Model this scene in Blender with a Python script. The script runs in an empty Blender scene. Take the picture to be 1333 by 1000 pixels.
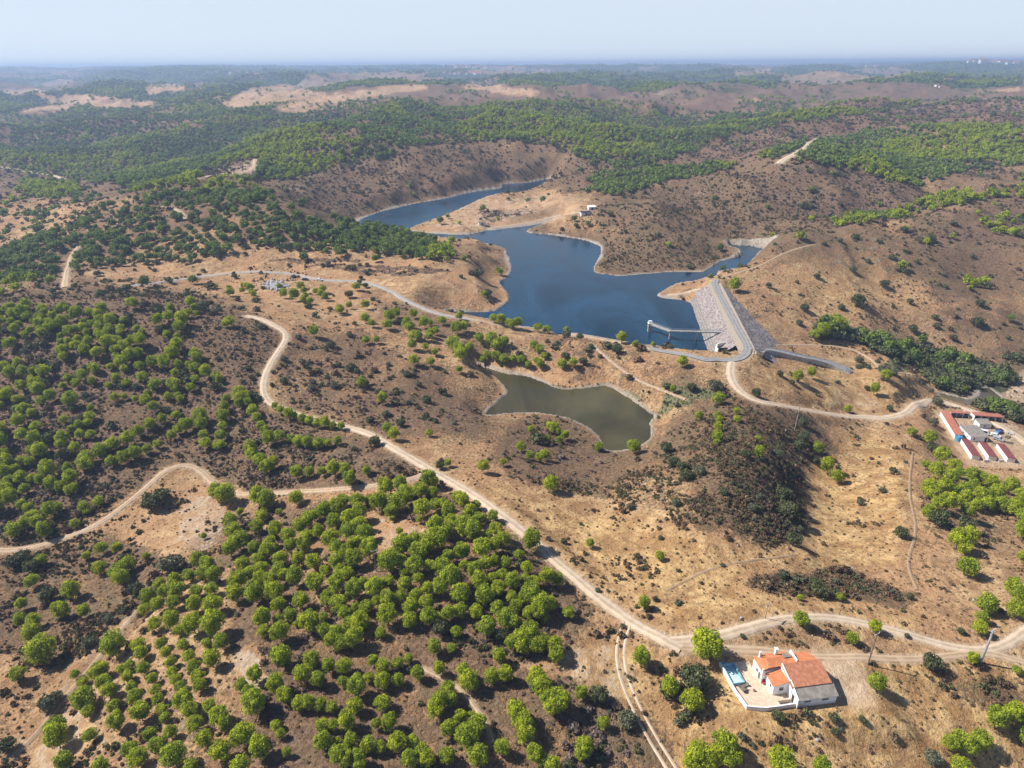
import bpy, math, random
import numpy as np
R = math.radians
random.seed(7)
rng = np.random.default_rng(11)

# ------------------------------------------------------------------ camera
PITCH, ROLL, CZ, F = R(25.12), R(-0.36), 120.0, 888.0
scene = bpy.context.scene
COL = scene.collection
from mathutils import Matrix, Vector
cam_d = bpy.data.cameras.new('camera')
cam = bpy.data.objects.new('camera', cam_d); COL.objects.link(cam)
cam_d.sensor_width = 36; cam_d.lens = F / 1333 * 36
cam_d.clip_start = 1; cam_d.clip_end = 90000
rt0 = Vector((1, 0, 0)); up0 = Vector((0, math.sin(PITCH), math.cos(PITCH))); bk = Vector((0, -math.cos(PITCH), math.sin(PITCH)))
rt = rt0 * math.cos(ROLL) + up0 * math.sin(ROLL); up = -rt0 * math.sin(ROLL) + up0 * math.cos(ROLL)
cam.matrix_world = Matrix(((rt.x, up.x, bk.x, 0), (rt.y, up.y, bk.y, 0), (rt.z, up.z, bk.z, CZ), (0, 0, 0, 1)))
scene.camera = cam

# ------------------------------------------------------------------ light
SUN_EL, SUN_AZ = R(46), R(-78)      # azimuth from +Y towards +X: the sun stands left and a little beyond
sd = Vector((math.sin(SUN_AZ) * math.cos(SUN_EL), math.cos(SUN_AZ) * math.cos(SUN_EL), math.sin(SUN_EL)))
sl = bpy.data.lights.new('sun', 'SUN'); sl.energy = 5.0; sl.angle = R(0.5); sl.color = (1, 0.955, 0.89)
so = bpy.data.objects.new('sun', sl); COL.objects.link(so)
so.rotation_euler = sd.to_track_quat('Z', 'Y').to_euler(); so.location = (0, 0, 300)
w = bpy.data.worlds.new('World'); scene.world = w; w.use_nodes = True
wn = w.node_tree; bg = wn.nodes['Background']
sky = wn.nodes.new('ShaderNodeTexSky'); sky.sky_type = 'NISHITA'; sky.sun_disc = False
sky.sun_elevation = SUN_EL; sky.sun_rotation = SUN_AZ; sky.altitude = 3000
sky.air_density = 1.0; sky.dust_density = .6; sky.ozone_density = 4.5
pale = wn.nodes.new('ShaderNodeMix'); pale.data_type = 'RGBA'; pale.inputs[0].default_value = .8; pale.inputs[7].default_value = (5.6, 6.25, 7.05, 1)
tcw = wn.nodes.new('ShaderNodeTexCoord'); spw = wn.nodes.new('ShaderNodeSeparateXYZ'); mrw = wn.nodes.new('ShaderNodeMapRange'); mrw.interpolation_type = 'SMOOTHSTEP'
wn.links.new(tcw.outputs['Generated'], spw.inputs[0]); wn.links.new(spw.outputs['Z'], mrw.inputs[0])
for i_, v_ in ((1, .12), (2, .45), (3, .86), (4, .0)): mrw.inputs[i_].default_value = v_
wn.links.new(mrw.outputs[0], pale.inputs[0])      # hazy pale band low down, clear blue overhead
dim = wn.nodes.new('ShaderNodeVectorMath'); dim.operation = 'SCALE'; dim.inputs['Scale'].default_value = .8; wn.links.new(sky.outputs[0], dim.inputs[0])
wn.links.new(dim.outputs[0], pale.inputs[6]); wn.links.new(pale.outputs[2], bg.inputs[0]); bg.inputs[1].default_value = 0.092
scene.view_settings.view_transform = 'Standard'; scene.view_settings.look = 'None'
scene.view_settings.gamma = 1; scene.view_settings.exposure = 0.58
scene.render.engine = 'CYCLES'
scene.cycles.max_bounces = 5; scene.cycles.volume_bounces = 0; scene.cycles.transparent_max_bounces = 6

# ------------------------------------------------------------------ picture <-> world
def ray(px, py):
    cx = (np.asarray(px, float) - 666.5) / F; cy = -(np.asarray(py, float) - 500) / F
    c, s = math.cos(ROLL), math.sin(ROLL)
    a = cx * c - cy * s; b = cx * s + cy * c
    return a, math.cos(PITCH) + b * math.sin(PITCH), -math.sin(PITCH) + b * math.cos(PITCH)
def at(px, py, z=0.0):
    x, y, q = ray(px, py); t = (z - CZ) / q
    return x * t, y * t
def proj(x, y, z):
    v = z - CZ
    b = y * math.sin(PITCH) + v * math.cos(PITCH); d = y * math.cos(PITCH) - v * math.sin(PITCH)
    c, s = math.cos(ROLL), math.sin(ROLL)
    cx = x * c + b * s; cy = -x * s + b * c
    d = np.maximum(d, 1)
    return 666.5 + F * cx / d, 500 - F * cy / d, d

def fix(x, y, z, P0=R(25.57), R0=R(-0.35)):
    """re-registers a surveyed point after the camera's pitch was refined"""
    v = z - CZ; b = y * math.sin(P0) + v * math.cos(P0); d = y * math.cos(P0) - v * math.sin(P0)
    c, s = math.cos(R0), math.sin(R0)
    q = at(666.5 + F * (x * c + b * s) / d, 500 - F * (-x * s + b * c) / d, z); return float(q[0]), float(q[1])

# ------------------------------------------------------------------ noise
def vnoise(x, y, seed=0):
    xi = np.floor(x).astype(np.int64); yi = np.floor(y).astype(np.int64)
    fx = x - xi; fy = y - yi; fx = fx * fx * (3 - 2 * fx); fy = fy * fy * (3 - 2 * fy)
    def h(a, b):
        n = (a * 374761393 + b * 668265263 + seed * 974634777) & 0xffffffff
        n = ((n ^ (n >> 13)) * 1274126177) & 0xffffffff
        n = n ^ (n >> 16)
        return (n & 0xffffff) / 16777216.0
    return (h(xi, yi) * (1 - fx) + h(xi + 1, yi) * fx) * (1 - fy) + (h(xi, yi + 1) * (1 - fx) + h(xi + 1, yi + 1) * fx) * fy
def fbm(x, y, lam, octv=4, seed=0):
    r = 0; a = 1; t = 0
    for k in range(octv):
        r = r + a * vnoise(x / lam + 17.3 * k, y / lam - 9.1 * k, seed + k); t += a; a *= .5; lam = lam * .5
    return r / t
def ridged(x, y, lam, octv=3, seed=0):
    r = 0; a = 1; t = 0
    for k in range(octv):
        r = r + a * (1 - np.abs(2 * vnoise(x / lam + 5.3 * k, y / lam - 3.1 * k, seed + k) - 1)); t += a; a *= .5; lam = lam * .5
    return r / t
def sm(a, b, v):
    t = np.clip((v - a) / (b - a), 0, 1); return t * t * (3 - 2 * t)

# ------------------------------------------------------------------ terrain
COLS = {
-60:[(1060,-8),(900,-10),(790,-13),(715,-15),(640,-14),(540,-8),(440,2),(392,10),(350,-16),(300,-18),(262,-16),(225,-12),(190,-4),(160,2),(130,5),(110,20)],
130:[(1060,-3),(900,-6),(800,-12),(700,-15),(640,-13),(540,-5),(440,5),(392,12),(372,-2),(345,-3),(300,2),(268,8),(245,-12),(215,-12),(180,5),(150,10),(128,25),(110,30)],
260:[(1060,1),(900,-1),(780,-6),(680,-11),(610,-13),(540,-8),(440,4),(395,10),(370,-1),(340,0),(300,9),(262,22),(238,27),(205,0),(175,10),(150,22),(125,30),(108,40)],
380:[(1060,2),(900,0),(780,-3),(680,-8),(620,-9),(540,-6),(470,-2),(430,3),(400,1),(368,-1),(335,3),(300,13),(268,22),(240,6),(212,16),(180,34),(150,35),(120,40),(105,50)],
480:[(1060,1),(900,0),(780,0),(680,-1),(620,-3),(560,-5),(500,-7),(450,-5),(410,-3),(375,-3),(340,2),(310,3),(292,-12),(250,-2),(220,10),(190,32),(155,36),(130,38),(108,45)],
580:[(1060,0),(900,0),(780,1),(680,1),(610,-3),(560,-6),(500,-10),(450,-7),(415,-6),(385,-5),(350,-1),(325,0),(300,-13),(262,-12),(235,0),(200,20),(165,30),(140,35),(110,40)],
680:[(1060,-1),(900,0),(780,1),(680,-1),(610,-6),(560,-13),(500,-17),(462,-12),(425,-7.5),(340,-18),(300,-12.5),(270,-9),(240,-13),(215,2),(190,24),(155,30),(135,36),(108,42)],
760:[(1060,-2),(900,-1),(780,-1),(680,-4),(620,-9),(570,-17),(500,-17),(465,-11),(435,-8),(380,-20),(310,-12),(285,-6),(262,-3),(235,-2),(210,8),(185,20),(160,28),(130,36),(105,42)],
860:[(1060,-3),(900,-1),(830,0),(740,-1),(660,-1),(600,-7),(560,-14),(520,-12.5),(480,-9),(450,-8),(400,-20),(340,-8),(310,-3),(280,2),(245,4),(215,8),(190,12),(165,15),(140,22),(115,35),(100,42)],
940:[(1060,-3),(900,-1),(830,1),(740,0),(690,1),(650,3),(605,4),(560,-4),(520,-9),(480,-6),(463,-6),(370,-6),(340,-20),(318,-12),(290,-4),(255,6),(225,10),(195,18),(170,20),(140,22),(115,35),(98,42)],
1040:[(1060,-4),(900,-1),(830,1),(760,-3),(720,-6),(650,-12),(590,-15),(560,-15),(530,-15),(490,-15),(460,-17),(430,-20),(395,-13),(350,-4),(310,5),(280,-2),(250,10),(215,28),(185,20),(160,28),(130,30),(105,42)],
1120:[(1060,-6),(900,-3),(830,-1),(760,-6),(700,-11),(650,-17),(600,-23),(550,-27),(510,-26),(480,-26),(455,-30),(430,-25),(390,-17),(340,-6),(300,4),(275,-1),(240,14),(210,26),(180,24),(155,32),(125,34),(105,45)],
1200:[(1060,-8),(900,-4),(830,-2),(760,-6),(700,-9),(650,-13),(600,-20),(560,-27),(530,-33),(500,-38),(470,-37),(440,-31),(390,-20),(340,-7),(290,6),(270,3),(240,8),(200,20),(170,32),(150,36),(120,38),(100,50)],
1270:[(1060,-11),(900,-5),(830,-3),(760,-7),(700,-12),(650,-20),(610,-30),(570,-34),(545,-36),(525,-40),(500,-41),(470,-36),(430,-29),(380,-18),(330,-5),(270,11),(240,12),(200,22),(165,36),(148,38),(120,42),(98,52)],
1400:[(1060,-12),(900,-6),(830,-4),(760,-8),(700,-15),(650,-24),(610,-31),(570,-35),(545,-38),(520,-41),(490,-38),(450,-33),(400,-22),(330,-5),(255,15),(230,15),(190,26),(160,40),(145,41),(115,48),(95,58)],
}
EXTRA = [(1035,441,-23),(1005,418,-16),(965,392,-9),(990,462,-9),(1010,470,-13),(1075,485,-20),(905,430,-21),(1150,478,-20),(1100,500,-22),
         (900,560,-9),(1000,545,-8),(1000,600,1),(1062,640,-18),(1050,600,-17),(1060,700,-10),(1225,600,-32),(1300,600,-34),(170,860,-6),(230,800,-5),(90,900,-10),(240,660,-13)]
cp = [(c, y, z) for c, l in COLS.items() for y, z in l] + EXTRA
cp = np.array(cp, float)
cx_, cy_ = at(cp[:, 0], cp[:, 1], cp[:, 2]); cz_ = cp[:, 2]
far = [(u * y, y, z) for y, z in ((7000, 58), (12000, 62), (26000, 66)) for u in (-.9, -.45, 0, .45, .9)]
far += [(u * 5000, 5000, 38 + abs(u) * 14 + (6 if u > 0 else 0)) for u in (-.9, -.45, 0, .45, .9)]
cx_ = np.append(cx_, [f[0] for f in far]); cy_ = np.append(cy_, [f[1] for f in far]); cz_ = np.append(cz_, [f[2] for f in far])
def q_of(x, y): return 2.2 * x / (y + 57), 1.6 * np.log(y + 57)
def tps_k(r2): return 0.5 * r2 * np.log(r2 + 1e-9)
cu, cv = q_of(cx_, cy_)
n = len(cu)
K = tps_k((cu[:, None] - cu) ** 2 + (cv[:, None] - cv) ** 2) + np.eye(n) * 2e-3
P = np.stack([np.ones(n), cu, cv], 1)
A = np.zeros((n + 3, n + 3)); A[:n, :n] = K; A[:n, n:] = P; A[n:, :n] = P.T
wt = np.linalg.solve(A, np.append(cz_, [0, 0, 0]))

NU = 1000
U = np.linspace(-.95, .95, NU)
dep = np.linspace(R(60), R(0.40), 4000); yy = CZ / np.tan(dep)
yy[0] = 55; met = np.cumsum(np.append(0, np.abs(np.diff(dep)) * 13.5 + np.abs(np.diff(np.log(yy))) * .82))
NV = 960
V = np.interp(np.linspace(0, met[-1], NV), met, yy)
GY = np.repeat(V[:, None], NU, 1); GX = U[None, :] * (GY + 57)
def base_h(x, y):
    u, v = q_of(x, y); o = np.empty(x.shape).ravel(); u = u.ravel(); v = v.ravel()
    for a in range(0, len(u), 20000):
        b = slice(a, a + 20000)
        o[b] = tps_k((u[b, None] - cu) ** 2 + (v[b, None] - cv) ** 2) @ wt[:n] + wt[n] + wt[n + 1] * u[b] + wt[n + 2] * v[b]
    return o.reshape(x.shape)
# the smooth base is computed on a coarse grid and interpolated
sv = np.unique(np.append(np.arange(0, NV, 5), NV - 1)); su = np.unique(np.append(np.arange(0, NU, 7), NU - 1))
cb = base_h(GX[np.ix_(sv, su)], GY[np.ix_(sv, su)])
tmp = np.stack([np.interp(np.arange(NU), su, r) for r in cb])
Z = np.stack([np.interp(np.arange(NV), sv, tmp[:, k]) for k in range(NU)], 1)
D_ = np.hypot(GX, GY)
Z += (fbm(GX, GY, 26, 4, 3) - .5) * 2.6 * sm(60, 160, D_)
Z += (ridged(GX, GY, 85, 3, 5) - .62) * (5 + 13 * sm(300, 640, D_))
Z += (ridged(GX + 90, GY, 320, 4, 8) - .62) * 62 * sm(520, 1400, D_)
Z += (ridged(GX, GY, 1000, 4, 13) - .62) * 125 * sm(1000, 3600, D_) * (1 + .35 * sm(5000, 9000, D_))
Z += 10 * np.exp(-((GX / GY + .33) / .1) ** 2) * sm(5000, 9000, D_) + 25 * sm(.3, .8, GX / GY) * sm(6000, 12000, D_)
Z += (fbm(GX, GY, 3800, 3, 231) - .5) * 190 * sm(4000, 8000, D_)
cap = 84 + 14 * sm(.35, .75, GX / GY); Z = np.where((D_ > 2000) & (Z > cap), cap + 46 * np.tanh((Z - cap) / 60), Z)

def H(x, y):
    x = np.asarray(x, float); y = np.asarray(y, float)
    fv = np.interp(y, V, np.arange(NV)); fu = (x / (y + 57) + .95) / 1.9 * (NU - 1)
    fu = np.clip(fu, 0, NU - 1.001); fv = np.clip(fv, 0, NV - 1.001)
    i = fv.astype(int); j = fu.astype(int); a = fv - i; b = fu - j
    return (Z[i, j] * (1 - b) + Z[i, j + 1] * b) * (1 - a) + (Z[i + 1, j] * (1 - b) + Z[i + 1, j + 1] * b) * a
TS = np.concatenate([np.geomspace(70, 3000, 900), np.geomspace(3010, 40000, 250)])
def hit(px, py):
    """world points where the sight lines through picture points meet the ground"""
    px = np.atleast_1d(np.asarray(px, float)); py = np.atleast_1d(np.asarray(py, float))
    dx, dy, dz = ray(px, py)
    n_ = np.sqrt(dx * dx + dy * dy + dz * dz); dx, dy, dz = dx / n_, dy / n_, dz / n_
    X = dx[:, None] * TS; Y = dy[:, None] * TS; W = CZ + dz[:, None] * TS
    below = W < H(X, Y)
    k = np.where(below.any(1), below.argmax(1), len(TS) - 1); k = np.maximum(k, 1)
    lo = TS[k - 1]; hi = TS[k]
    for _ in range(14):
        m = (lo + hi) / 2; bl = CZ + dz * m < H(dx * m, dy * m)
        hi = np.where(bl, m, hi); lo = np.where(bl, lo, m)
    x, y = dx * hi, dy * hi
    return x, y, H(x, y)

def inpoly(x, y, P_):
    r = np.zeros(x.shape, bool); m = len(P_)
    for k in range(m):
        x0, y0 = P_[k]; x1, y1 = P_[(k + 1) % m]
        if y0 == y1: continue
        c = ((y0 > y) != (y1 > y)) & (x < (x1 - x0) * (y - y0) / (y1 - y0) + x0); r ^= c
    return r
def segdist(x, y, P_, closed=True):
    d = np.full(x.shape, 1e9); m = len(P_)
    for k in range(m if closed else m - 1):
        x0, y0 = P_[k]; x1, y1 = P_[(k + 1) % m]; ex, ey = x1 - x0, y1 - y0; L = ex * ex + ey * ey + 1e-9
        t = np.clip(((x - x0) * ex + (y - y0) * ey) / L, 0, 1)
        d = np.minimum(d, (x - x0 - t * ex) ** 2 + (y - y0 - t * ey) ** 2)
    return np.sqrt(d)

# ---- water bodies
LAKE = [(469,287),(491,277.5),(532,267),(576,259),(610,251),(651,245),(654,240),(685,238),(712,233),(714,236),(698,243.5),(678,250),(647,252),(623,260.5),(586,277.5),(542,293),(533,298),(537,301),(576,305),(610,305),(644,298),(685,293),(724,285),(722,288),(685,301),(712,305.4),(746,310),(773,316.6),(783,325),(775,342),(774,354),(790,358),(814,359),(865,355),(880,354),(914,354),(938,340),(965,332),(944,320),(965,319),(984,321),(1007,331),(982,349),(948,359),(927,360),(900,366),(880,369),(859,382),(860,386),(896,393),(905,405),(916,426),(925,443),(927,456),(889,455),(850,452),(800,444),(740,435),(700,428),(670,424),(640,416),(588,410),(586,405),(644,405),(662,386),(650,368),(662,360),(667,347),(660,330),(657,323),(630,316),(593,311),(508,300),(477,295)]
POND = [(625,476),(657,486),(685,490),(705,496.6),(722,505),(739,507),(766,505),(787,502),(800,507),(821,520),(841,534),(851,542),(846,551),(848,564),(841,575),(821,585),(794,587),(787,583),(780,568),(766,556),(746,546),(719,539),(685,537),(658,538),(638,541),(634,537),(651,520),(661,510),(651,497),(630,480)]
RIVER = [(1222,512),(1240,516),(1262,520),(1275,515),(1280,506),(1290,507),(1303,519),(1300,527),(1262,528),(1235,524)]
def world_poly(P_, z, sub=4, jit=.35):
    o = []; m = len(P_)
    for k in range(m):
        (a, b), (c, d) = P_[k], P_[(k + 1) % m]
        for s in range(sub):
            t = s / sub; q = [P_[(k - 1) % m], P_[k], P_[(k + 1) % m], P_[(k + 2) % m]]
            e = [0.5 * (2 * q[1][i] + (q[2][i] - q[0][i]) * t + (2 * q[0][i] - 5 * q[1][i] + 4 * q[2][i] - q[3][i]) * t * t + (-q[0][i] + 3 * q[1][i] - 3 * q[2][i] + q[3][i]) * t ** 3) for i in (0, 1)]
            x, y = at(e[0], e[1], z); o.append((float(x) + random.uniform(-jit, jit), float(y) + random.uniform(-jit, jit)))
    return o
WL_LAKE, WL_POND, WL_RIV = -14.0, -18.0, -41.5
wl_polys = [('lake', world_poly(LAKE, WL_LAKE, 3, .8), WL_LAKE, 22), ('pond', world_poly(POND, WL_POND, 4, .3), WL_POND, 12), ('river', world_poly(RIVER, WL_RIV, 4, .3), WL_RIV, 10)]
SHORE = np.full(Z.shape, 99.0); POND_D = np.full(Z.shape, 99.0)
dam_a = np.array(fix(111.3, 296.0, -6)); dam_b = np.array(fix(124.8, 404.0, -6)); dam_L = np.linalg.norm(dam_b - dam_a); dam_t = (dam_b - dam_a) / dam_L; dam_n = np.array([dam_t[1], -dam_t[0]])
for nm, P_, wl, br in wl_polys:
    pa = np.array(P_); m = (GX > pa[:, 0].min() - 60) & (GX < pa[:, 0].max() + 60) & (GY > pa[:, 1].min() - 60) & (GY < pa[:, 1].max() + 60)
    x, y, z = GX[m], GY[m], Z[m]; d = segdist(x, y, P_); ins = inpoly(x, y, P_)
    t = sm(0, br, d)
    zo = np.maximum(wl + .15 + (z - wl) * (.12 + .88 * t), wl + .15 + np.minimum(d, 14) * .10)
    if nm == 'lake':
        s_ = (x - dam_a[0]) * dam_n[0] + (y - dam_a[1]) * dam_n[1]
        zo = np.where((s_ > 8) & (x > 100), z, zo)
    zo = np.where(d > 45, z, zo)
    Z[m] = np.where(ins, wl - .35 - np.minimum(d * .4, 7), zo)
    if nm == 'pond': POND_D[m] = np.where(ins, 0, d)
    else: SHORE[m] = np.minimum(SHORE[m], np.where(ins, 0, d) / (1 if nm == 'lake' else 1))
# ---- the dam sits in a notch of the ground
s_ = (GX - dam_a[0]) * dam_n[0] + (GY - dam_a[1]) * dam_n[1]; t_ = (GX - dam_a[0]) * dam_t[0] + (GY - dam_a[1]) * dam_t[1]
def dam_prof(s): return -6.0 - np.maximum(0, np.where(s > 0, (s - 4.2) * .62, (-s - 4.2) * .72))
near = (t_ > 9) & (t_ < dam_L - 3) & (s_ > -20) & (s_ < 34)
Z = np.where(near & (s_ < 9), np.minimum(Z, dam_prof(s_) - 1.2), Z)

BAS = np.array(at(951, 450, -8.0), float); bd = np.hypot((GX - BAS[0]), (GY - BAS[1]) * 1.25)
Z = np.where(bd < 6.8, np.minimum(Z, -10.2), Z)
# ---- roads and tracks (picture polyline, width in metres, kind)
ROADS = [
 ('dirt_track', [(318,411),(335,414),(352,421),(371,433),(371,445),(358,464),(347,485),(343,502),(347,520),(368,533),(405,545),(445,555),(480,565),(520,588),(560,612),(600,635),(640,661),(680,692),(720,728),(760,762),(800,795),(845,825),(880,842),(892,846)], 3.6, 'pale', 'main pale dirt track running from the hill past the pine plantation to the house'),
 ('dirt_track', [(868,836),(900,832),(925,828),(960,819),(1000,809),(1040,803),(1080,804),(1130,813),(1200,831),(1250,845),(1290,846),(1320,832),(1345,815),(1420,780)], 2.9, 'pale', 'dirt track curving above the white house'),
 ('dirt_track', [(880,843),(915,841),(960,839),(1010,839),(1055,846),(1100,853),(1150,858),(1200,858),(1250,852),(1290,850),(1333,862),(1400,880)], 2.5, 'tan', 'dirt lane passing just behind the white house'),
 ('dirt_track', [(-60,712),(0,717),(40,714),(80,702),(125,684),(160,660),(190,635),(218,611),(242,605),(262,614),(280,632),(305,643),(345,643),(400,640),(450,636),(500,630),(552,620)], 2.9, 'tan', 'narrow dirt track bending round the left gully'),
 ('asphalt_road', [(932.5,364),(931,372),(941,391.4),(951,410),(963,433),(973,451),(972,460),(965,466.5),(953,470.5),(937,470),(916,467),(889,462),(868,458.5),(848,454)], 4.8, 'asphalt', 'grey road over the dam crest bending left above the reservoir'),
 ('dirt_track', [(850,454.5),(810,447),(760,438),(720,432),(680,429),(640,421),(608,415)], 2.6, 'tan', 'faint dusty road on the ridge between pond and reservoir'),
 ('gravel_road', [(620,417),(600,414),(576,410),(549,401),(528,391),(508,379),(490,372),(470,367),(445,366),(430,366),(400,361),(370,356),(345,354),(310,355),(260,361),(200,369),(155,375)], 4.0, 'gravel', 'grey gravel road past the parked cars and down to the reservoir'),
 ('dirt_track', [(953,471),(951,485),(955,499),(966,512),(985,521),(1010,526),(1050,534),(1100,542),(1150,544),(1178,538),(1192,526),(1212,521),(1240,528),(1272,540),(1305,558),(1333,578),(1400,625)], 4.6, 'pale', 'pale dirt track winding down from the dam to the farm'),
 ('dirt_track', [(926,373),(905,379),(882,384),(866,384.5)], 3.4, 'pale', 'short pale track beside the far end of the dam'),
 ('dirt_track', [(938,362),(955,358),(985,348),(1003,340),(1020,330),(1060,318)], 1.3, 'tan', 'shore track past the far end of the dam'),
 ('dirt_path', [(982,455),(1010,450),(1055,450),(1095,452),(1125,463),(1150,481),(1185,488)], 1.8, 'tan', 'thin path over the knoll below the dam'),
 ('dirt_path', [(768,446),(800,474),(830,495),(870,511),(895,521)], 2.2, 'tan', 'earthy path running along the pond bank'),
 ('dirt_track', [(1012,217),(1022,206),(1035,200),(1048,193),(1056,185),(1072,179)], 8, 'pale', 'far pale track climbing the hill right of the reservoir'),
 ('dirt_track', [(84,374),(87,356),(93,338),(104,317)], 4.2, 'tan', 'far left track between the pines'),
 ('dirt_track', [(-40,212),(0,217),(30,222),(70,230),(95,236)], 6, 'pale', 'distant pale track at the left edge'),
 ('dirt_path', [(210,268),(228,272),(240,281),(243,290)], 4, 'tan', 'pale path on the wooded ridge'),
 ('dirt_track', [(262,231),(300,226),(328,222),(333,206)], 7, 'tan', 'pale clearing track on the ridge top'),
 ('dirt_path', [(548,868),(580,885),(603,899),(622,925),(640,955),(640,975)], 1.3, 'tan', 'narrow footpath among the pines'),
 ('dirt_path', [(1188,590),(1184,640),(1192,690),(1182,735),(1196,770)], 1.1, 'faint', 'faint animal path on the slope left of the pine grove'),
 ('dirt_path', [(862,772),(905,750),(940,736),(985,728),(1040,724)], 1.0, 'faint', 'faint path across the golden grass'),
 ('dirt_path', [(188,785),(150,830),(118,870),(80,915),(40,965),(0,1000)], 1.8, 'faint', 'pale eroded path down the lower left gully'),
 ('dirt_track', [(740,281),(770,272),(700,288),(640,297)], 2.4, 'pale', 'pale shore track on the peninsula'),
]
def smooth_line(pts, step):
    pts = np.array(pts, float)
    d = np.append(0, np.cumsum(np.hypot(*np.diff(pts[:, :2], axis=0).T))); d += np.arange(len(d)) * 1e-6
    m = max(4, int(d[-1] / step)); t = np.linspace(0, d[-1], m)
    o = np.stack([np.interp(t, d, pts[:, k]) for k in range(pts.shape[1])], 1)
    return o
def smth(a, k):
    if len(a) < 2 * k + 3: k = max(1, (len(a) - 3) // 2)
    ker = np.ones(2 * k + 1) / (2 * k + 1)
    p = np.concatenate([np.repeat(a[:1], k, 0), a, np.repeat(a[-1:], k, 0)])
    if a.ndim == 1: return np.convolve(p, ker, 'valid')
    return np.stack([np.convolve(p[:, i], ker, 'valid') for i in range(a.shape[1])], 1)
def densify(P_, m=6):
    P_ = np.array(P_, float); o = []
    for k in range(len(P_) - 1):
        q = [P_[max(k - 1, 0)], P_[k], P_[k + 1], P_[min(k + 2, len(P_) - 1)]]
        for s in range(m):
            t = s / m
            o.append(0.5 * (2 * q[1] + (q[2] - q[0]) * t + (2 * q[0] - 5 * q[1] + 4 * q[2] - q[3]) * t * t + (-q[0] + 3 * q[1] - 3 * q[2] + q[3]) * t ** 3))
    o.append(P_[-1]); return np.array(o)
ROADM = np.zeros(Z.shape); road_lines = []
for ri, (nm, P_, wd, kind, lab) in enumerate(ROADS):
    dp = densify(P_); x, y, z = hit(dp[:, 0], dp[:, 1])
    if kind == 'asphalt':
        zz = z.copy(); onc = ((x - dam_a[0]) * dam_n[0] + (y - dam_a[1]) * dam_n[1])
        dam_idx = dp[:, 1] < 452
        dam_idx &= dp[:, 0] > 925
        gx, gy = at(dp[:, 0], dp[:, 1], -6.0); x = np.where(dam_idx, gx, x); y = np.where(dam_idx, gy, y); z = np.where(dam_idx, -6.0, z)
        jn = (dp[:, 0] > 925) & ~dam_idx
        gx, gy = at(dp[:, 0], dp[:, 1], -6.2); x = np.where(jn, gx, x); y = np.where(jn, gy, y); z = np.where(jn, -6.0, z)
    d0 = float(np.hypot(x, y).mean()); step = max(1.5, d0 / 220)
    # drop jumps over hidden ground
    L = smooth_line(np.stack([x, y, z], 1), step)
    L = smth(L, 2); L[:, 2] = smth(L[:, 2], 5)
    road_lines.append(L)
    hw = wd / 2 + .6
    m = (GX > L[:, 0].min() - 14) & (GX < L[:, 0].max() + 14) & (GY > L[:, 1].min() - 14) & (GY < L[:, 1].max() + 14)
    gx, gy = GX[m], GY[m]; best = np.full(gx.shape, 1e9); bz = np.zeros(gx.shape)
    LL = L if len(L) < 260 else L[::2]
    for a, b, c in LL:
        d = (gx - a) ** 2 + (gy - b) ** 2; u_ = d < best; best = np.where(u_, d, best); bz = np.where(u_, c, bz)
    best = np.sqrt(best)
    gr = np.maximum(2.5, np.hypot(gx, gy) * .008)
    wgt = 1 - sm(hw + gr * .3, hw + gr * 1.6 + 2, best)
    zz = Z[m]; new = zz * (1 - wgt) + bz * wgt
    inn = (gx - dam_a[0]) * dam_t[0] + (gy - dam_a[1]) * dam_t[1]
    sx = (gx - dam_a[0]) * dam_n[0] + (gy - dam_a[1]) * dam_n[1]
    dz_ = (inn > 3) & (inn < dam_L - 3) & (np.abs(sx) < 22)
    Z[m] = np.where(dz_, zz, new)
    Z[m] = np.where(bd[m] < 6.8, np.minimum(Z[m], -10.2), Z[m]); ROADM[m] = np.maximum(ROADM[m], (1 - sm(wd * .45, wd * .5 + max(.8, wd * .35), best)) * (0 if kind in ('asphalt', 'faint') else 1) + (kind == 'asphalt') * .8 * (1 - sm(wd * .5, wd * .5 + 2.2, best)))
# ---- platforms for the house and the farm
HO = np.array(at(1038, 920.6, 0.0), float); HA = R(8)
e1 = np.array([math.cos(HA), math.sin(HA)]); e2 = np.array([-math.sin(HA), math.cos(HA)])
lu = (GX - HO[0]) * e1[0] + (GY - HO[1]) * e1[1]; lv = (GX - HO[0]) * e2[0] + (GY - HO[1]) * e2[1]
dd = np.maximum(np.maximum(-12.5 - lu, lu - 16), np.maximum(-1.5 - lv, lv - 14)); wgt = 1 - sm(0, 9, dd)
Z = Z * (1 - wgt) + (-.03) * wgt
YARD = (1 - sm(-2, 2.5, np.hypot((lu - 13.5) / 1.0, (lv - 6) / 1.35) - 5.5)) * (fbm(GX, GY, 3, 3, 51) * .5 + .75)
FZ = -34.0
FP = [fix(p_[0], p_[1], FZ) for p_ in [(203, 289), (190, 241), (214, 238), (232, 262), (230, 284)]]
fd = np.where(inpoly(GX, GY, FP), 0, segdist(GX, GY, FP)); wgt = 1 - sm(0, 12, fd)
Z = Z * (1 - wgt) + FZ * wgt
FARM = 1 - sm(0, 2, fd)

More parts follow.
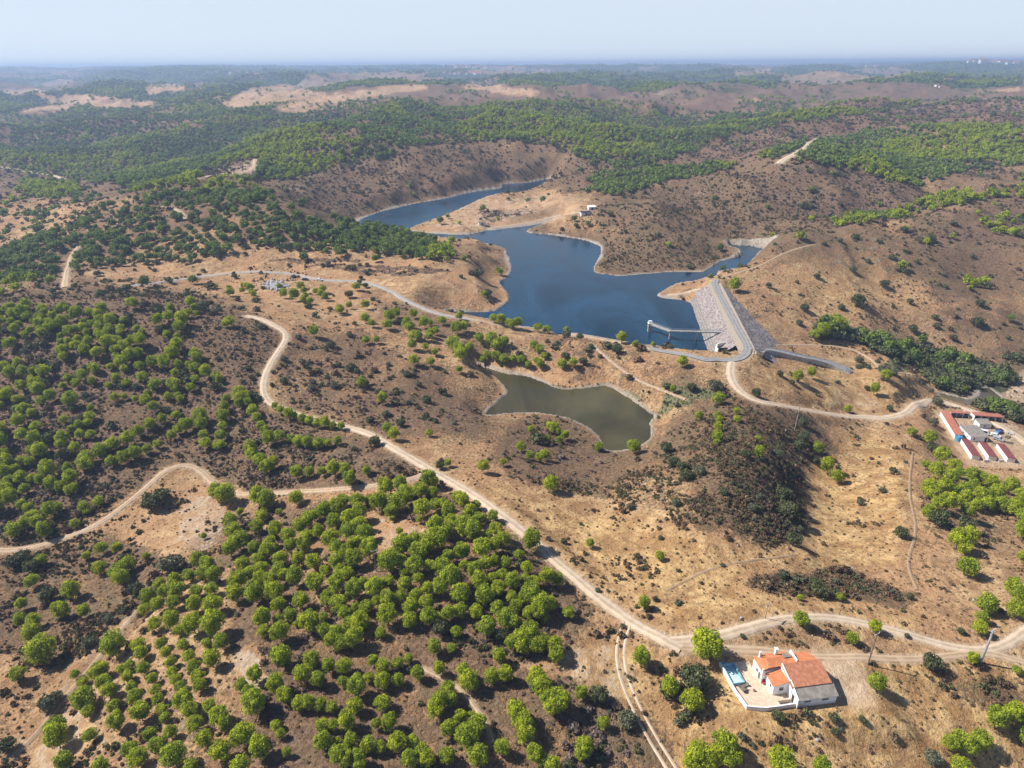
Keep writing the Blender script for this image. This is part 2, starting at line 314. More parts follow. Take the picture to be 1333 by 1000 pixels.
# ------------------------------------------------------------------ land cover masks
MW, MH = 667, 520
mx, my = np.meshgrid((np.arange(MW) + .5) * 2, (np.arange(MH) + .5) * 2)
def blur(a, k):
    if k < 1: return a
    ker = np.ones(2 * k + 1) / (2 * k + 1)
    for ax in (0, 1):
        a = np.apply_along_axis(lambda r: np.convolve(np.pad(r, k, mode='edge'), ker, 'valid'), ax, a)
    return a
masks = {k: np.zeros((MH, MW)) for k in 'SBFGP'}
masks['S'] += .38
def paint(ch, val, P_, soft=4):
    if ch in 'SPG' and soft > 2: soft = int(soft * 2.6)
    xs = [p[0] for p in P_]; ys = [p[1] for p in P_]; s = soft + 3
    x0, x1 = max(0, int(min(xs) / 2) - s), min(MW, int(max(xs) / 2) + s); y0, y1 = max(0, int(min(ys) / 2) - s), min(MH, int(max(ys) / 2) + s)
    if x1 <= x0 or y1 <= y0: return
    m = inpoly(mx[y0:y1, x0:x1], my[y0:y1, x0:x1], P_).astype(float); m = blur(m, soft // 2) if soft > 1 else m
    a = masks[ch][y0:y1, x0:x1]; masks[ch][y0:y1, x0:x1] = a * (1 - m) + val * m
#F forest density, S scrub darkness, B bare bright soil, G golden grass, P purple/brown tint
paint('F', .76, [(0,86),(1333,76),(1333,140),(1180,150),(1000,170),(930,180),(900,215),(830,225),(780,215),(700,188),(620,185),(540,195),(470,215),(440,225),(400,235),(330,235),(200,262),(150,240),(0,225)], 3)
paint('S', .75, [(0,86),(1333,76),(1333,140),(1180,150),(1000,170),(930,180),(900,215),(830,225),(780,215),(700,188),(620,185),(540,195),(470,215),(400,235),(330,235),(200,262),(150,240),(0,225)], 5)
for P_ in ([(40,126),(100,121),(195,131),(205,138),(150,143),(70,133)], [(15,146),(60,136),(98,134),(96,141),(70,148),(30,149)], [(175,114),(215,107),(268,116),(200,124)], [(283,136),(325,114),(375,109),(425,122),(350,138),(300,143)],
           [(355,142),(420,122),(500,114),(520,118),(470,138),(390,149)], [(488,112),(555,109),(560,120),(500,119)], [(592,111),(640,109),(722,121),(700,127),(630,122)], [(5,117),(60,117),(62,125),(10,124)],
           [(950,128),(985,128),(1000,134),(950,134)], [(780,96),(825,93),(830,99),(785,99)], [(1268,117),(1333,112),(1333,119),(1270,121)], [(1060,96),(1100,94),(1120,99),(1070,100)], [(960,92),(1010,90),(1000,95),(950,96)], [(1190,98),(1225,97),(1222,101),(1192,101)]):
    paint('F', .06, P_, 2); paint('B', .55, P_, 2); paint('S', .15, P_, 2)
for P_ in ([(505,124),(430,134),(380,150),(480,152),(520,132)], [(205,160),(250,150),(270,172),(210,178)], [(870,128),(960,124),(985,140),(900,152)], [(985,112),(1080,104),(1100,112),(1010,120)], [(1120,118),(1210,110),(1230,125),(1130,130)], [(760,102),(870,92),(900,100),(800,108)], [(1230,88),(1333,84),(1333,104),(1250,104)]):
    paint('F', .48, P_, 2); paint('P', .7, P_, 2); paint('S', .6, P_, 2)
paint('S', .85, [(815,222),(900,200),(1000,166),(1140,142),(1333,128),(1333,168),(1200,165),(1080,178),(960,208),(840,228)], 4)
paint('P', .8, [(815,222),(900,200),(1000,166),(1140,142),(1333,128),(1333,168),(1200,165),(1080,178),(960,208),(840,228)], 4)
paint('F', .06, [(815,222),(900,198),(1000,166),(1140,146),(1333,134),(1333,168),(1200,165),(1080,178),(960,208),(840,228)], 3)
paint('B', .6, [(1130,147),(1180,140),(1250,135),(1250,139),(1180,146),(1140,150)], 2); paint('B', .6, [(1265,134),(1333,131),(1333,137),(1290,141)], 2)
paint('F', .95, [(1035,213),(1050,190),(1130,170),(1220,164),(1350,168),(1350,212),(1270,222),(1245,226),(1200,242),(1160,238),(1110,222),(1060,212)], 3)
paint('F', .8, [(985,202),(1050,183),(1060,188),(1010,208),(985,208)], 2)
paint('F', .9, [(755,232),(800,222),(900,216),(960,212),(965,218),(880,235),(830,252),(785,257)], 2)
paint('S', .55, [(420,232),(560,198),(700,188),(790,215),(860,222),(760,240),(650,235),(540,262),(470,284),(400,275),(340,240)], 4)
paint('F', .22, [(470,225),(560,200),(700,192),(780,218),(700,225),(600,230),(520,240)], 4)
paint('P', .5, [(390,225),(470,215),(480,280),(400,270)], 4)
paint('S', .7, [(390,228),(450,222),(470,280),(410,275)], 4)
paint('F', .1, [(345,235),(450,215),(480,290),(400,272)], 4)
paint('S', .3, [(0,255),(100,265),(150,250),(60,310),(0,320)], 4); paint('F', .15, [(0,255),(100,262),(150,250),(60,300),(0,310)], 4); paint('F', .7, [(30,235),(100,240),(105,258),(60,262),(20,250)], 3)
ridge = [(0,330),(60,300),(150,262),(230,235),(330,238),(345,255),(400,285),(440,300),(470,318),(590,325),(600,340),(590,345),(540,340),(470,330),(430,335),(330,325),(250,345),(130,352),(110,350),(50,370),(0,385),(0,400)]
paint('F', .52, ridge, 4); paint('F', .85, [(330,290),(400,285),(480,325),(440,336),(370,325),(330,318)], 2); paint('F', .9, [(440,290),(500,300),(560,310),(600,334),(560,344),(480,328),(440,310)], 2)
paint('F', .9, [(335,218),(385,218),(400,232),(345,236)], 2); paint('F', .05, [(262,226),(335,205),(335,232),(270,236)], 2); paint('B', .7, [(290,222),(335,208),(335,228),(300,230)], 2)
for P_ in ([(110,350),(250,345),(330,327),(430,338),(420,345),(330,350),(200,362),(120,368)], [(370,336),(460,332),(600,345),(655,350),(655,395),(560,385),(450,362),(360,350)], [(280,365),(470,372),(560,400),(500,420),(380,400),(280,378)]):
    paint('S', .22, P_, 3); paint('F', .03, P_, 3)
for P_ in ([(400,343),(500,347),(590,353),(590,357),(500,351),(400,346)], [(430,350),(540,354),(540,359),(430,353)], [(350,338),(470,336),(470,340),(350,342)]): paint('S', 1, P_, 1); paint('P', .8, P_, 1)
paint('S', .12, [(545,297),(620,262),(700,250),(770,262),(740,285),(690,291),(600,303)], 3); paint('B', .55, [(545,297),(620,262),(700,250),(770,262),(740,285),(690,291),(600,303)], 3)
for P_ in ([(625,272),(655,275),(695,273),(690,277),(640,288),(625,282)],): paint('S', .95, P_, 2); paint('P', .9, P_, 2)
paint('S', .95, [(778,340),(790,325),(830,310),(900,314),(950,326),(920,345),(860,352),(790,354)], 3); paint('G', .0, [(778,340),(790,325),(830,310),(900,314),(950,326),(920,345),(860,352),(790,354)], 3)
paint('S', .6, [(780,285),(830,255),(960,220),(1080,213),(1180,240),(1240,280),(1150,300),(1050,302),(1010,322),(930,312),(830,300)], 4)
paint('S', .9, [(960,222),(1040,214),(1120,225),(1180,245),(1200,270),(1120,290),(1040,285),(990,260),(950,245)], 5); paint('P', .55, [(960,222),(1040,214),(1120,225),(1180,245),(1200,270),(1120,290),(1040,285),(990,260),(950,245)], 5)
paint('B', .5, [(900,245),(925,240),(928,256),(890,258)], 2)
paint('F', .8, [(1070,290),(1110,285),(1160,275),(1230,255),(1333,247),(1333,257),(1240,268),(1150,292),(1090,298)], 2)
paint('F', .5, [(1270,285),(1333,280),(1333,310),(1290,310)], 3)
paint('F', .5, [(1230,365),(1270,360),(1333,362),(1333,385),(1260,380)], 3)
paint('S', .42, [(960,380),(1030,320),(1100,298),(1333,262),(1333,480),(1200,455),(1060,430),(1000,400)], 4)
paint('S', .66, [(1200,285),(1333,262),(1333,370),(1230,390),(1180,340)], 6); paint('B', .35, [(1030,330),(1150,305),(1180,340),(1100,370),(1000,360)], 6)
paint('P', .6, [(1210,290),(1333,270),(1333,350),(1240,350)], 6)
dgreen = [[(1062,424),(1100,432),(1140,440),(1180,452),(1230,466),(1290,478),(1322,490),(1305,505),(1288,520),(1262,512),(1235,515),(1205,495),(1160,462),(1110,446),(1060,440)], [(1272,524),(1333,540),(1350,560),(1333,550),(1285,542)]]
paint('S', .5, [(1215,480),(1333,480),(1333,520),(1290,505),(1230,500)], 3); paint('B', .9, [(1292,502),(1310,488),(1345,478),(1345,528),(1308,518)], 2)
# near slopes
left = [(0,385),(120,383),(250,385),(325,412),(365,436),(348,480),(338,510),(350,535),(400,552),(520,592),(545,615),(450,632),(300,638),(270,606),(215,600),(130,665),(60,700),(0,705)]
paint('S', .86, left, 4); paint('P', .35, left, 4); paint('F', .0, left, 2)
paint('F', .66, [(0,400),(120,395),(240,402),(330,430),(340,450),(320,500),(260,530),(235,600),(150,645),(60,695),(0,705)], 4)
paint('F', .95, [(0,408),(140,415),(200,440),(150,465),(0,460)], 3)
paint('F', .12, [(90,510),(180,520),(200,560),(110,560)], 4); paint('F', .12, [(250,430),(340,440),(345,470),(300,500),(260,480)], 4)
paint('S', .62, [(0,725),(100,705),(170,690),(215,730),(205,800),(130,850),(60,880),(0,850)], 4)
paint('S', .25, [(150,690),(270,612),(330,650),(300,700),(270,740),(230,730)], 3); paint('B', .7, [(240,640),(290,645),(305,690),(270,720),(230,710)], 4)
paint('S', .55, [(285,660),(440,650),(560,624),(690,700),(770,800),(750,850),(870,960),(890,1040),(60,1040),(200,800)], 4); paint('P', .35, [(285,660),(440,650),(560,624),(690,700),(770,800),(750,850),(870,960),(890,1040),(250,1040),(300,800)], 4)
for P_ in ([(482,668),(560,690),(555,712),(500,722),(488,700)], [(290,850),(335,840),(350,880),(325,930),(320,945),(280,890)], [(60,940),(150,880),(200,960),(150,1010),(20,1020)], [(160,800),(180,790),(120,870),(20,990),(0,990),(80,890)], [(640,860),(720,860),(790,830),(830,880),(800,920),(740,880)]):
    paint('S', .15, P_, 3); paint('B', .55, P_, 3)
paint('B', .9, [(300,850),(335,845),(345,870),(322,920),(300,900)], 3); paint('B', .75, [(100,930),(150,940),(150,1000),(90,1000)], 4)
mid = [(365,440),(450,425),(560,465),(640,480),(655,520),(620,565),(540,575),(400,545),(350,510)]
paint('S', .58, mid, 5); paint('P', .5, mid, 5)
paint('S', .5, [(470,375),(650,425),(900,460),(920,520),(820,515),(760,495),(640,465),(500,430)], 4); paint('P', .3, [(560,400),(650,425),(900,460),(920,520),(820,515),(760,495),(640,465)], 4)
paint('S', .66, [(640,590),(690,545),(750,560),(785,590),(850,590),(870,560),(900,530),(960,528),(1040,540),(1078,585),(1055,620),(1045,700),(1000,722),(930,702),(870,672),(760,650),(660,625)], 4)
paint('S', .92, [(900,560),(960,540),(1040,548),(1075,585),(1050,620),(1045,690),(1010,715),(960,690),(900,640)], 5); paint('P', .35, [(640,600),(700,555),(760,570),(800,600),(760,640),(680,630)], 5)
paint('S', .95, [(962,752),(1000,738),(1050,742),(1130,735),(1185,762),(1182,797),(1100,782),(1000,770)], 4)
paint('S', .2, [(590,625),(760,655),(930,705),(1040,725),(1060,740),(960,745),(970,770),(1100,790),(1200,800),(1190,830),(1040,800),(900,825),(800,780),(700,700)], 5); paint('G', .9, [(600,630),(760,655),(930,705),(1040,725),(1060,740),(960,745),(970,770),(1100,790),(1200,800),(1190,830),(1040,800),(900,825),(800,780),(700,700)], 5)
paint('S', .12, [(1045,600),(1075,600),(1075,740),(1040,745),(1055,690)], 3); paint('G', 1, [(1045,600),(1130,560),(1190,600),(1160,740),(1040,745),(1055,690)], 4)
paint('S', .3, [(1080,600),(1190,580),(1200,700),(1190,780),(1100,740)], 4)
paint('G', 1, [(880,860),(1333,860),(1333,1040),(880,1040)], 5); paint('S', .32, [(880,860),(1333,860),(1333,1040),(880,1040)], 5); paint('S', .6, [(1230,880),(1333,890),(1333,930),(1240,920)], 4)
paint('G', .7, [(760,830),(880,850),(900,1040),(860,1000),(780,900)], 5); paint('G', .7, [(980,470),(1190,480),(1190,535),(1060,530),(980,510)], 4); paint('G', .5, [(1000,330),(1150,300),(1200,400),(1050,430)], 6)
paint('S', .2, [(980,480),(1100,490),(1170,520),(1160,538),(1050,528),(990,512)], 4); paint('B', .5, [(1090,505),(1160,515),(1140,535),(1080,530)], 4)
paint('S', .34, [(195,790),(255,735),(300,745),(300,850),(320,880),(330,1030),(60,1030),(130,900)], 3); paint('B', .32, [(195,790),(255,735),(300,745),(300,850),(320,880),(330,1030),(60,1030),(130,900)], 3)
for k in 'SBFGP': masks[k] = np.clip(masks[k], 0, 1)
dgm = np.zeros((MH, MW))
for P_ in dgreen: dgm = np.maximum(dgm, inpoly(mx, my, P_).astype(float))
masks['D'] = dgm
LN = np.zeros((MH, MW)); 
for P_ in ([(655,487),(705,493),(722,503),(740,503),(787,497),(830,515),(858,540),(850,548),(835,532),(800,507),(787,502),(739,507),(720,506)], [(850,560),(870,500),(960,510),(880,530),(858,545)], [(895,510),(955,510),(960,520),(900,524)], [(1160,455),(1190,460),(1185,485),(1155,475)]):
    LN = np.maximum(LN, inpoly(mx, my, P_).astype(float))
masks['L'] = blur(LN, 1)
def cover(ch, x, y, z, warp=1.0):
    px, py, d = proj(x, y, z)
    s = np.clip(d / 888, .1, 30)
    px = px + (fbm(x, y, 3.5 * np.maximum(.6, s * 2), 2, 131) - .5) * 12 * warp
    px = px + (fbm(x, y, 14 * np.maximum(1, s), 3, 31) - .5) * 22 * warp; py = py + (fbm(x, y, 14 * np.maximum(1, s), 3, 37) - .5) * 13 * warp * np.clip((py - 60) / 240, .12, 1)
    fx = np.clip(px / 2 - .5, 0, MW - 1.01); fy = np.clip(py / 2 - .5, 0, MH - 1.01)
    i = fy.astype(int); j = fx.astype(int); a = fy - i; b = fx - j; M = masks[ch]
    return (M[i, j] * (1 - b) + M[i, j + 1] * b) * (1 - a) + (M[i + 1, j] * (1 - b) + M[i + 1, j + 1] * b) * a

# ------------------------------------------------------------------ material helpers
def new_mat(name):
    m = bpy.data.materials.new(name); m.use_nodes = True; nt = m.node_tree
    return m, nt, nt.nodes['Principled BSDF']
class NT:
    def __init__(s, nt): s.nt = nt; s.n = nt.nodes; s.l = nt.links
    def put(s, node, i, v):
        if v is None: return
        if hasattr(v, 'is_linked'): s.l.new(v, node.inputs[i])
        else: node.inputs[i].default_value = v
    def noise(s, vec, scale, detail=4, rough=.55, w=0):
        q = s.n.new('ShaderNodeTexNoise'); q.inputs['Scale'].default_value = scale; q.inputs['Detail'].default_value = detail; q.inputs['Roughness'].default_value = rough
        q.inputs['Distortion'].default_value = w; s.l.new(vec, q.inputs['Vector']); return q.outputs['Fac']
    def math(s, op, a, b=None, c=None, clamp=False):
        q = s.n.new('ShaderNodeMath'); q.operation = op; q.use_clamp = clamp; s.put(q, 0, a); s.put(q, 1, b); s.put(q, 2, c); return q.outputs[0]
    def mix(s, f, a, b):
        q = s.n.new('ShaderNodeMix'); q.data_type = 'RGBA'; s.put(q, 0, f); s.put(q, 6, a); s.put(q, 7, b); return q.outputs[2]
    def step(s, v, lo, hi):
        q = s.n.new('ShaderNodeMapRange'); q.interpolation_type = 'SMOOTHSTEP'; s.put(q, 0, v); s.put(q, 1, lo); s.put(q, 2, hi); return q.outputs[0]
    def attr(s, name):
        q = s.n.new('ShaderNodeAttribute'); q.attribute_name = name; return q
    def pos(s): return s.n.new('ShaderNodeNewGeometry').outputs['Position']
    def obj(s): return s.n.new('ShaderNodeTexCoord').outputs['Object']
    def bump(s, h, strength, dist, bsdf):
        q = s.n.new('ShaderNodeBump'); q.inputs['Strength'].default_value = strength; q.inputs['Distance'].default_value = dist; s.l.new(h, q.inputs['Height']); s.l.new(q.outputs[0], bsdf.inputs['Normal'])
def c4(r, g, b): return (r, g, b, 1)

MAT = {}
def ground_material():
    m, nt, b = new_mat('dry_hillside'); t = NT(nt); p = t.pos()
    a = nt.nodes.new('ShaderNodeAttribute'); a.attribute_name = 'cov'; sp = nt.nodes.new('ShaderNodeSeparateColor'); nt.links.new(a.outputs['Color'], sp.inputs[0])
    a2 = nt.nodes.new('ShaderNodeAttribute'); a2.attribute_name = 'cov2'; sp2 = nt.nodes.new('ShaderNodeSeparateColor'); nt.links.new(a2.outputs['Color'], sp2.inputs[0])
    a3 = nt.nodes.new('ShaderNodeAttribute'); a3.attribute_name = 'cov3'; sp3 = nt.nodes.new('ShaderNodeSeparateColor'); nt.links.new(a3.outputs['Color'], sp3.inputs[0])
    S, B, G = sp.outputs; P_, SH, RD = sp2.outputs; FO, LG, DG = sp3.outputs
    n_s = t.noise(p, .9, 6, .65); n_m = t.noise(p, .16, 6, .62, .3); n_l = t.noise(p, .035, 5, .6, .4); n_xl = t.noise(p, .008, 5, .6)
    n_f = t.noise(p, 3.2, 3, .6)
    tan = t.mix(t.step(n_m, .36, .66), c4(.27, .15, .074), c4(.53, .355, .185))
    tan = t.mix(t.step(n_l, .42, .62), tan, c4(.42, .24, .12))
    gold = t.mix(t.step(n_m, .38, .64), c4(.31, .17, .065), c4(.60, .40, .18))
    base = t.mix(G, tan, gold)
    base = t.mix(t.math('MULTIPLY', t.step(n_s, .48, .66), .5), base, c4(.17, .10, .055))
    base = t.mix(t.math('MULTIPLY', t.step(n_f, .5, .66), .42), base, c4(.60, .44, .26))
    scr = t.mix(t.step(n_s, .42, .60), c4(.068, .047, .03), c4(.235, .155, .095))
    scr = t.mix(t.math('MULTIPLY', t.step(t.noise(p, .33, 5, .7), .5, .62), .75), scr, c4(.055, .044, .028))
    scr = t.mix(t.step(n_m, .5, .7), scr, c4(.105, .088, .048))
    scr = t.mix(t.math('MULTIPLY', P_, .6), scr, t.mix(t.step(n_s, .40, .62), c4(.08, .046, .036), c4(.26, .155, .115)))
    # scrub cover: patchy threshold on several scales
    mixn = t.math('ADD', t.math('ADD', t.math('MULTIPLY', n_s, .40), t.math('MULTIPLY', n_m, .36)), t.math('MULTIPLY', n_l, .24))
    thr = t.math('SUBTRACT', .745, t.math('MULTIPLY', S, .5))
    fac = t.step(t.math('SUBTRACT', mixn, thr), -.045, .06)
    col = t.mix(t.math('MULTIPLY', fac, .88), base, scr)
    rill = t.math('ABSOLUTE', t.math('SUBTRACT', t.noise(p, .055, 5, .62, 1.2), .5))
    rill2 = t.math('ABSOLUTE', t.math('SUBTRACT', t.noise(p, .17, 4, .6, .8), .5))
    rl = t.math('ADD', t.math('MULTIPLY', t.step(rill, .03, 0), .5), t.math('MULTIPLY', t.step(rill2, .03, 0), .28))
    col = t.mix(rl, col, c4(.20, .115, .06))
    pale = t.mix(t.step(n_s, .35, .65), c4(.36, .25, .165), c4(.52, .40, .285))
    fb = t.step(t.math('SUBTRACT', t.math('ADD', t.math('MULTIPLY', n_m, .5), t.math('MULTIPLY', n_s, .5)), t.math('SUBTRACT', .75, t.math('MULTIPLY', B, .42))), -.09, .13)
    col = t.mix(fb, col, pale)
    # distant woods that are too far to build tree by tree
    woods = t.mix(t.step(t.noise(p, .045, 5, .7), .4, .62), c4(.028, .045, .022), c4(.075, .10, .04))
    ff = t.step(t.math('SUBTRACT', t.math('ADD', t.math('MULTIPLY', n_l, .55), t.math('MULTIPLY', n_xl, .45)), t.math('SUBTRACT', .66, t.math('MULTIPLY', FO, .5))), -.06, .05)
    col = t.mix(ff, col, woods)
    col = t.mix(t.math('MULTIPLY', t.step(t.math('ADD', n_m, t.math('MULTIPLY', LG, .5)), .72, .9), LG), col, c4(.18, .17, .085))
    col = t.mix(t.math('MULTIPLY', DG, .9), col, c4(.03, .05, .02))
    rock = t.mix(t.step(n_s, .35, .65), c4(.28, .235, .19), c4(.46, .40, .33))
    col = t.mix(SH, col, rock)
    dirt = t.mix(t.step(n_m, .35, .65), c4(.38, .265, .165), c4(.52, .39, .265))
    col = t.mix(RD, col, dirt)
    nt.links.new(col, b.inputs['Base Color']); b.inputs['Roughness'].default_value = .95; b.inputs['Specular IOR Level'].default_value = .1
    hgt = t.math('ADD', t.math('ADD', t.math('MULTIPLY', n_s, .9), t.math('MULTIPLY', n_f, .25)), t.math('ADD', t.math('MULTIPLY', n_m, 1.6), t.math('MULTIPLY', fac, .5)))
    t.bump(hgt, .8, .9, b)
    return m
MAT['ground'] = ground_material()
def simple(name, c1, c2, scale, rough=.9, bump=0, detail=4, lo=.35, hi=.65, bd=.1):
    m, nt, b = new_mat(name); t = NT(nt); p = t.pos(); nz = t.noise(p, scale, detail, .6)
    nt.links.new(t.mix(t.step(nz, lo, hi), c4(*c1), c4(*c2)), b.inputs['Base Color']); b.inputs['Roughness'].default_value = rough
    if bump: t.bump(nz, bump, bd, b)
    MAT[name] = m; return m
def road_mat(name, c1, c2, ragged=.22, op=0):
    m, nt, b = new_mat(name); t = NT(nt); p = t.pos(); n1 = t.noise(p, .5, 5, .65); n2 = t.noise(p, 4, 4, .6); e = t.attr('edge').outputs['Fac']
    col = t.mix(t.step(n1, .35, .65), c4(*c1), c4(*c2))
    col = t.mix(t.math('MULTIPLY', t.step(n2, .55, .75), .4), col, c4(c1[0] * .7, c1[1] * .66, c1[2] * .6))
    # two worn wheel lines, paler than the crown of the track
    wl = t.step(t.math('ABSOLUTE', t.math('SUBTRACT', t.math('ABSOLUTE', e), .42)), .22, .05)
    col = t.mix(t.math('MULTIPLY', wl, .6), col, c4(min(.8, c2[0] * 1.12), c2[1] * 1.1, c2[2] * 1.1))
    mid = t.math('MULTIPLY', t.step(t.math('ABSOLUTE', e), .2, .05), t.step(n2, .3, .6))
    col = t.mix(t.math('MULTIPLY', mid, .45), col, c4(c1[0] * .62, c1[1] * .6, c1[2] * .5))
    nt.links.new(col, b.inputs['Base Color']); b.inputs['Roughness'].default_value = .95
    tr = nt.nodes.new('ShaderNodeBsdfTransparent'); mx_ = nt.nodes.new('ShaderNodeMixShader')
    ed = t.math('ADD', t.math('ABSOLUTE', e), t.math('MULTIPLY', t.math('SUBTRACT', t.noise(p, .9, 5, .7), .5), ragged * 4))
    nt.links.new(t.math('MAXIMUM', t.step(ed, 1 - ragged, 1.02), op), mx_.inputs[0]); nt.links.new(b.outputs[0], mx_.inputs[1]); nt.links.new(tr.outputs[0], mx_.inputs[2])
    nt.links.new(mx_.outputs[0], nt.nodes['Material Output'].inputs[0]); MAT[name] = m
road_mat('pale', (.40, .30, .205), (.54, .425, .305)); road_mat('tan', (.34, .235, .145), (.46, .335, .22), .3)
road_mat('faint', (.36, .25, .155), (.50, .37, .24), .5, .45)
road_mat('asphalt', (.19, .185, .18), (.28, .27, .26), .08)
road_mat('gravel', (.27, .24, .215), (.37, .33, .295), .25)
def water_mat(name, deep, rough, bscale, bdist, spec=.5):
    m, nt, b = new_mat(name); t = NT(nt); p = t.pos()
    mp = nt.nodes.new('ShaderNodeMapping'); mp.inputs['Scale'].default_value = (1, .45, 1); mp.inputs['Rotation'].default_value = (0, 0, .5); nt.links.new(p, mp.inputs[0])
    n1 = t.noise(mp.outputs[0], bscale, 5, .6); n2 = t.noise(mp.outputs[0], .022, 5, .6, .8)
    nt.links.new(t.mix(t.step(n2, .35, .65), c4(*deep), c4(*[c * 2.3 for c in deep])), b.inputs['Base Color'])
    nt.links.new(t.math('ADD', rough, t.math('MULTIPLY', t.step(n2, .4, .62), .12)), b.inputs['Roughness']); b.inputs['IOR'].default_value = 1.33; b.inputs['Specular IOR Level'].default_value = spec
    t.bump(n1, .5, bdist, b); MAT[name] = m
water_mat('lake_water', (.005, .022, .042), .12, .7, .22, .28); water_mat('pond_water', (.044, .038, .017), .08, .8, .04, .35); water_mat('river_water', (.06, .05, .03), .1, .8, .05)
simple('riprap', (.16, .13, .125), (.36, .31, .285), .8, .95, 1, 6, .38, .62, .8)
simple('gravel_shoulder', (.30, .245, .185), (.46, .385, .30), 1.5, .95, .3)
simple('concrete', (.27, .255, .235), (.42, .40, .37), .6, .85, .2)
simple('pale_stone', (.15, .132, .115), (.31, .275, .24), 1.2, .9, .6, 5, .35, .65, .4)
simple('whitewash', (.72, .72, .70), (.82, .82, .80), .8, .85)
simple('dull_plaster', (.62, .62, .60), (.74, .73, .70), .9, .85)  # off-white plaster, a little duller than the whitewash
simple('dark_opening', (.02, .02, .022), (.035, .035, .04), 2, .5)  # near-black painted in for shaded doorways, stalls and a gap; also a hut roof
simple('terrace_paving', (.52, .38, .27), (.64, .49, .36), 1.3, .85)
simple('grey_sheet', (.19, .165, .14), (.29, .255, .22), .9, .8, .2)
simple('steel', (.30, .31, .32), (.42, .43, .44), 2, .5)
simple('timber', (.12, .095, .075), (.2, .165, .13), 6, .9)
simple('bark', (.10, .075, .055), (.19, .145, .11), 5, .95, .4)
simple('pool_paint', (.20, .42, .50), (.28, .50, .57), .6, .5)
simple('pool_floor', (.42, .60, .66), (.52, .70, .75), .6, .35)
simple('blue_plastic', (.03, .22, .42), (.04, .28, .5), 2, .5)
simple('glass_dark', (.03, .04, .05), (.05, .06, .07), 3, .15)
simple('tyre', (.02, .02, .02), (.03, .03, .03), 5, .9)
simple('pale_field_stone', (.3, .29, .29), (.5, .49, .48), 2, .9)
simple('red_cloth', (.35, .03, .04), (.4, .05, .06), 3, .9)
def tile_mat(name, c1, c2, c3):
    m, nt, b = new_mat(name); t = NT(nt); o = t.obj()
    wv = nt.nodes.new('ShaderNodeTexWave'); wv.wave_type = 'BANDS'; wv.bands_direction = 'X'; wv.inputs['Scale'].default_value = 1.35; wv.inputs['Distortion'].default_value = .3; nt.links.new(o, wv.inputs[0])
    n1 = t.noise(o, 1.1, 6, .7); n2 = t.noise(o, 5, 4, .7)
    col = t.mix(t.step(n1, .4, .62), c4(*c1), c4(*c2)); col = t.mix(t.math('MULTIPLY', t.step(n2, .5, .7), .6), col, c4(*c3))
    col = t.mix(t.math('MULTIPLY', wv.outputs['Fac'], .25), col, c4(c3[0] * .8, c3[1] * .8, c3[2] * .8))
    nt.links.new(col, b.inputs['Base Color']); b.inputs['Roughness'].default_value = .9; t.bump(wv.outputs['Fac'], .7, .06, b); MAT[name] = m
tile_mat('terracotta', (.50, .16, .06), (.64, .24, .095), (.36, .14, .075)); tile_mat('old_tiles', (.40, .145, .07), (.56, .235, .125), (.27, .125, .08)); tile_mat('dark_red_sheet', (.20, .045, .05), (.28, .075, .075), (.15, .04, .04)); tile_mat('farm_tiles', (.38, .12, .075), (.46, .17, .11), (.26, .1, .075))
def paint_mat(name, c):
    m, nt, b = new_mat(name); t = NT(nt); nt.links.new(t.mix(t.noise(t.pos(), 3, 3), c4(*c), c4(*[v * .9 for v in c])), b.inputs['Base Color']); b.inputs['Roughness'].default_value = .35; MAT[name] = m
paint_mat('car_white', (.72, .72, .72)); paint_mat('car_dark', (.05, .055, .065)); paint_mat('car_silver', (.35, .37, .4)); paint_mat('car_blue', (.05, .12, .3))
def leaf_mat(name, c1, c2, c3, trans=.25):
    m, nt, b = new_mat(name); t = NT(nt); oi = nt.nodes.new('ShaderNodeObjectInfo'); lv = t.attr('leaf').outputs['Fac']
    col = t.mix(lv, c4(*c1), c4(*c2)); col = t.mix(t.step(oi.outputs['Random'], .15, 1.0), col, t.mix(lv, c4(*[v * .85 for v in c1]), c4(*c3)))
    nt.links.new(col, b.inputs['Base Color']); b.inputs['Roughness'].default_value = .75; b.inputs['Specular IOR Level'].default_value = .25
    tl = nt.nodes.new('ShaderNodeBsdfTranslucent'); nt.links.new(col, tl.inputs[0]); mx_ = nt.nodes.new('ShaderNodeMixShader'); mx_.inputs[0].default_value = trans
    nt.links.new(b.outputs[0], mx_.inputs[1]); nt.links.new(tl.outputs[0], mx_.inputs[2]); nt.links.new(mx_.outputs[0], nt.nodes['Material Output'].inputs[0]); MAT[name] = m
leaf_mat('pine_needles', (.19, .25, .014), (.62, .66, .035), (.46, .54, .04), .38)
leaf_mat('pine_needles_dull', (.10, .15, .025), (.31, .38, .06), (.22, .30, .065), .3)
leaf_mat('oak_leaves', (.07, .08, .034), (.17, .18, .07), (.13, .15, .055), .15)
leaf_mat('grey_leaves', (.10, .11, .062), (.215, .22, .13), (.165, .175, .09), .12)
leaf_mat('scrub_brown', (.14, .092, .055), (.33, .22, .125), (.22, .165, .09), .1)
leaf_mat('scrub_purple', (.15, .105, .085), (.31, .225, .175), (.22, .165, .13), .1)
leaf_mat('scrub_olive', (.10, .105, .045), (.23, .225, .085), (.17, .165, .07), .12)
leaf_mat('dry_grass', (.30, .20, .09), (.52, .37, .18), (.42, .27, .12), .2)
leaf_mat('reed_leaves', (.12, .13, .05), (.27, .27, .12), (.20, .21, .09), .2)

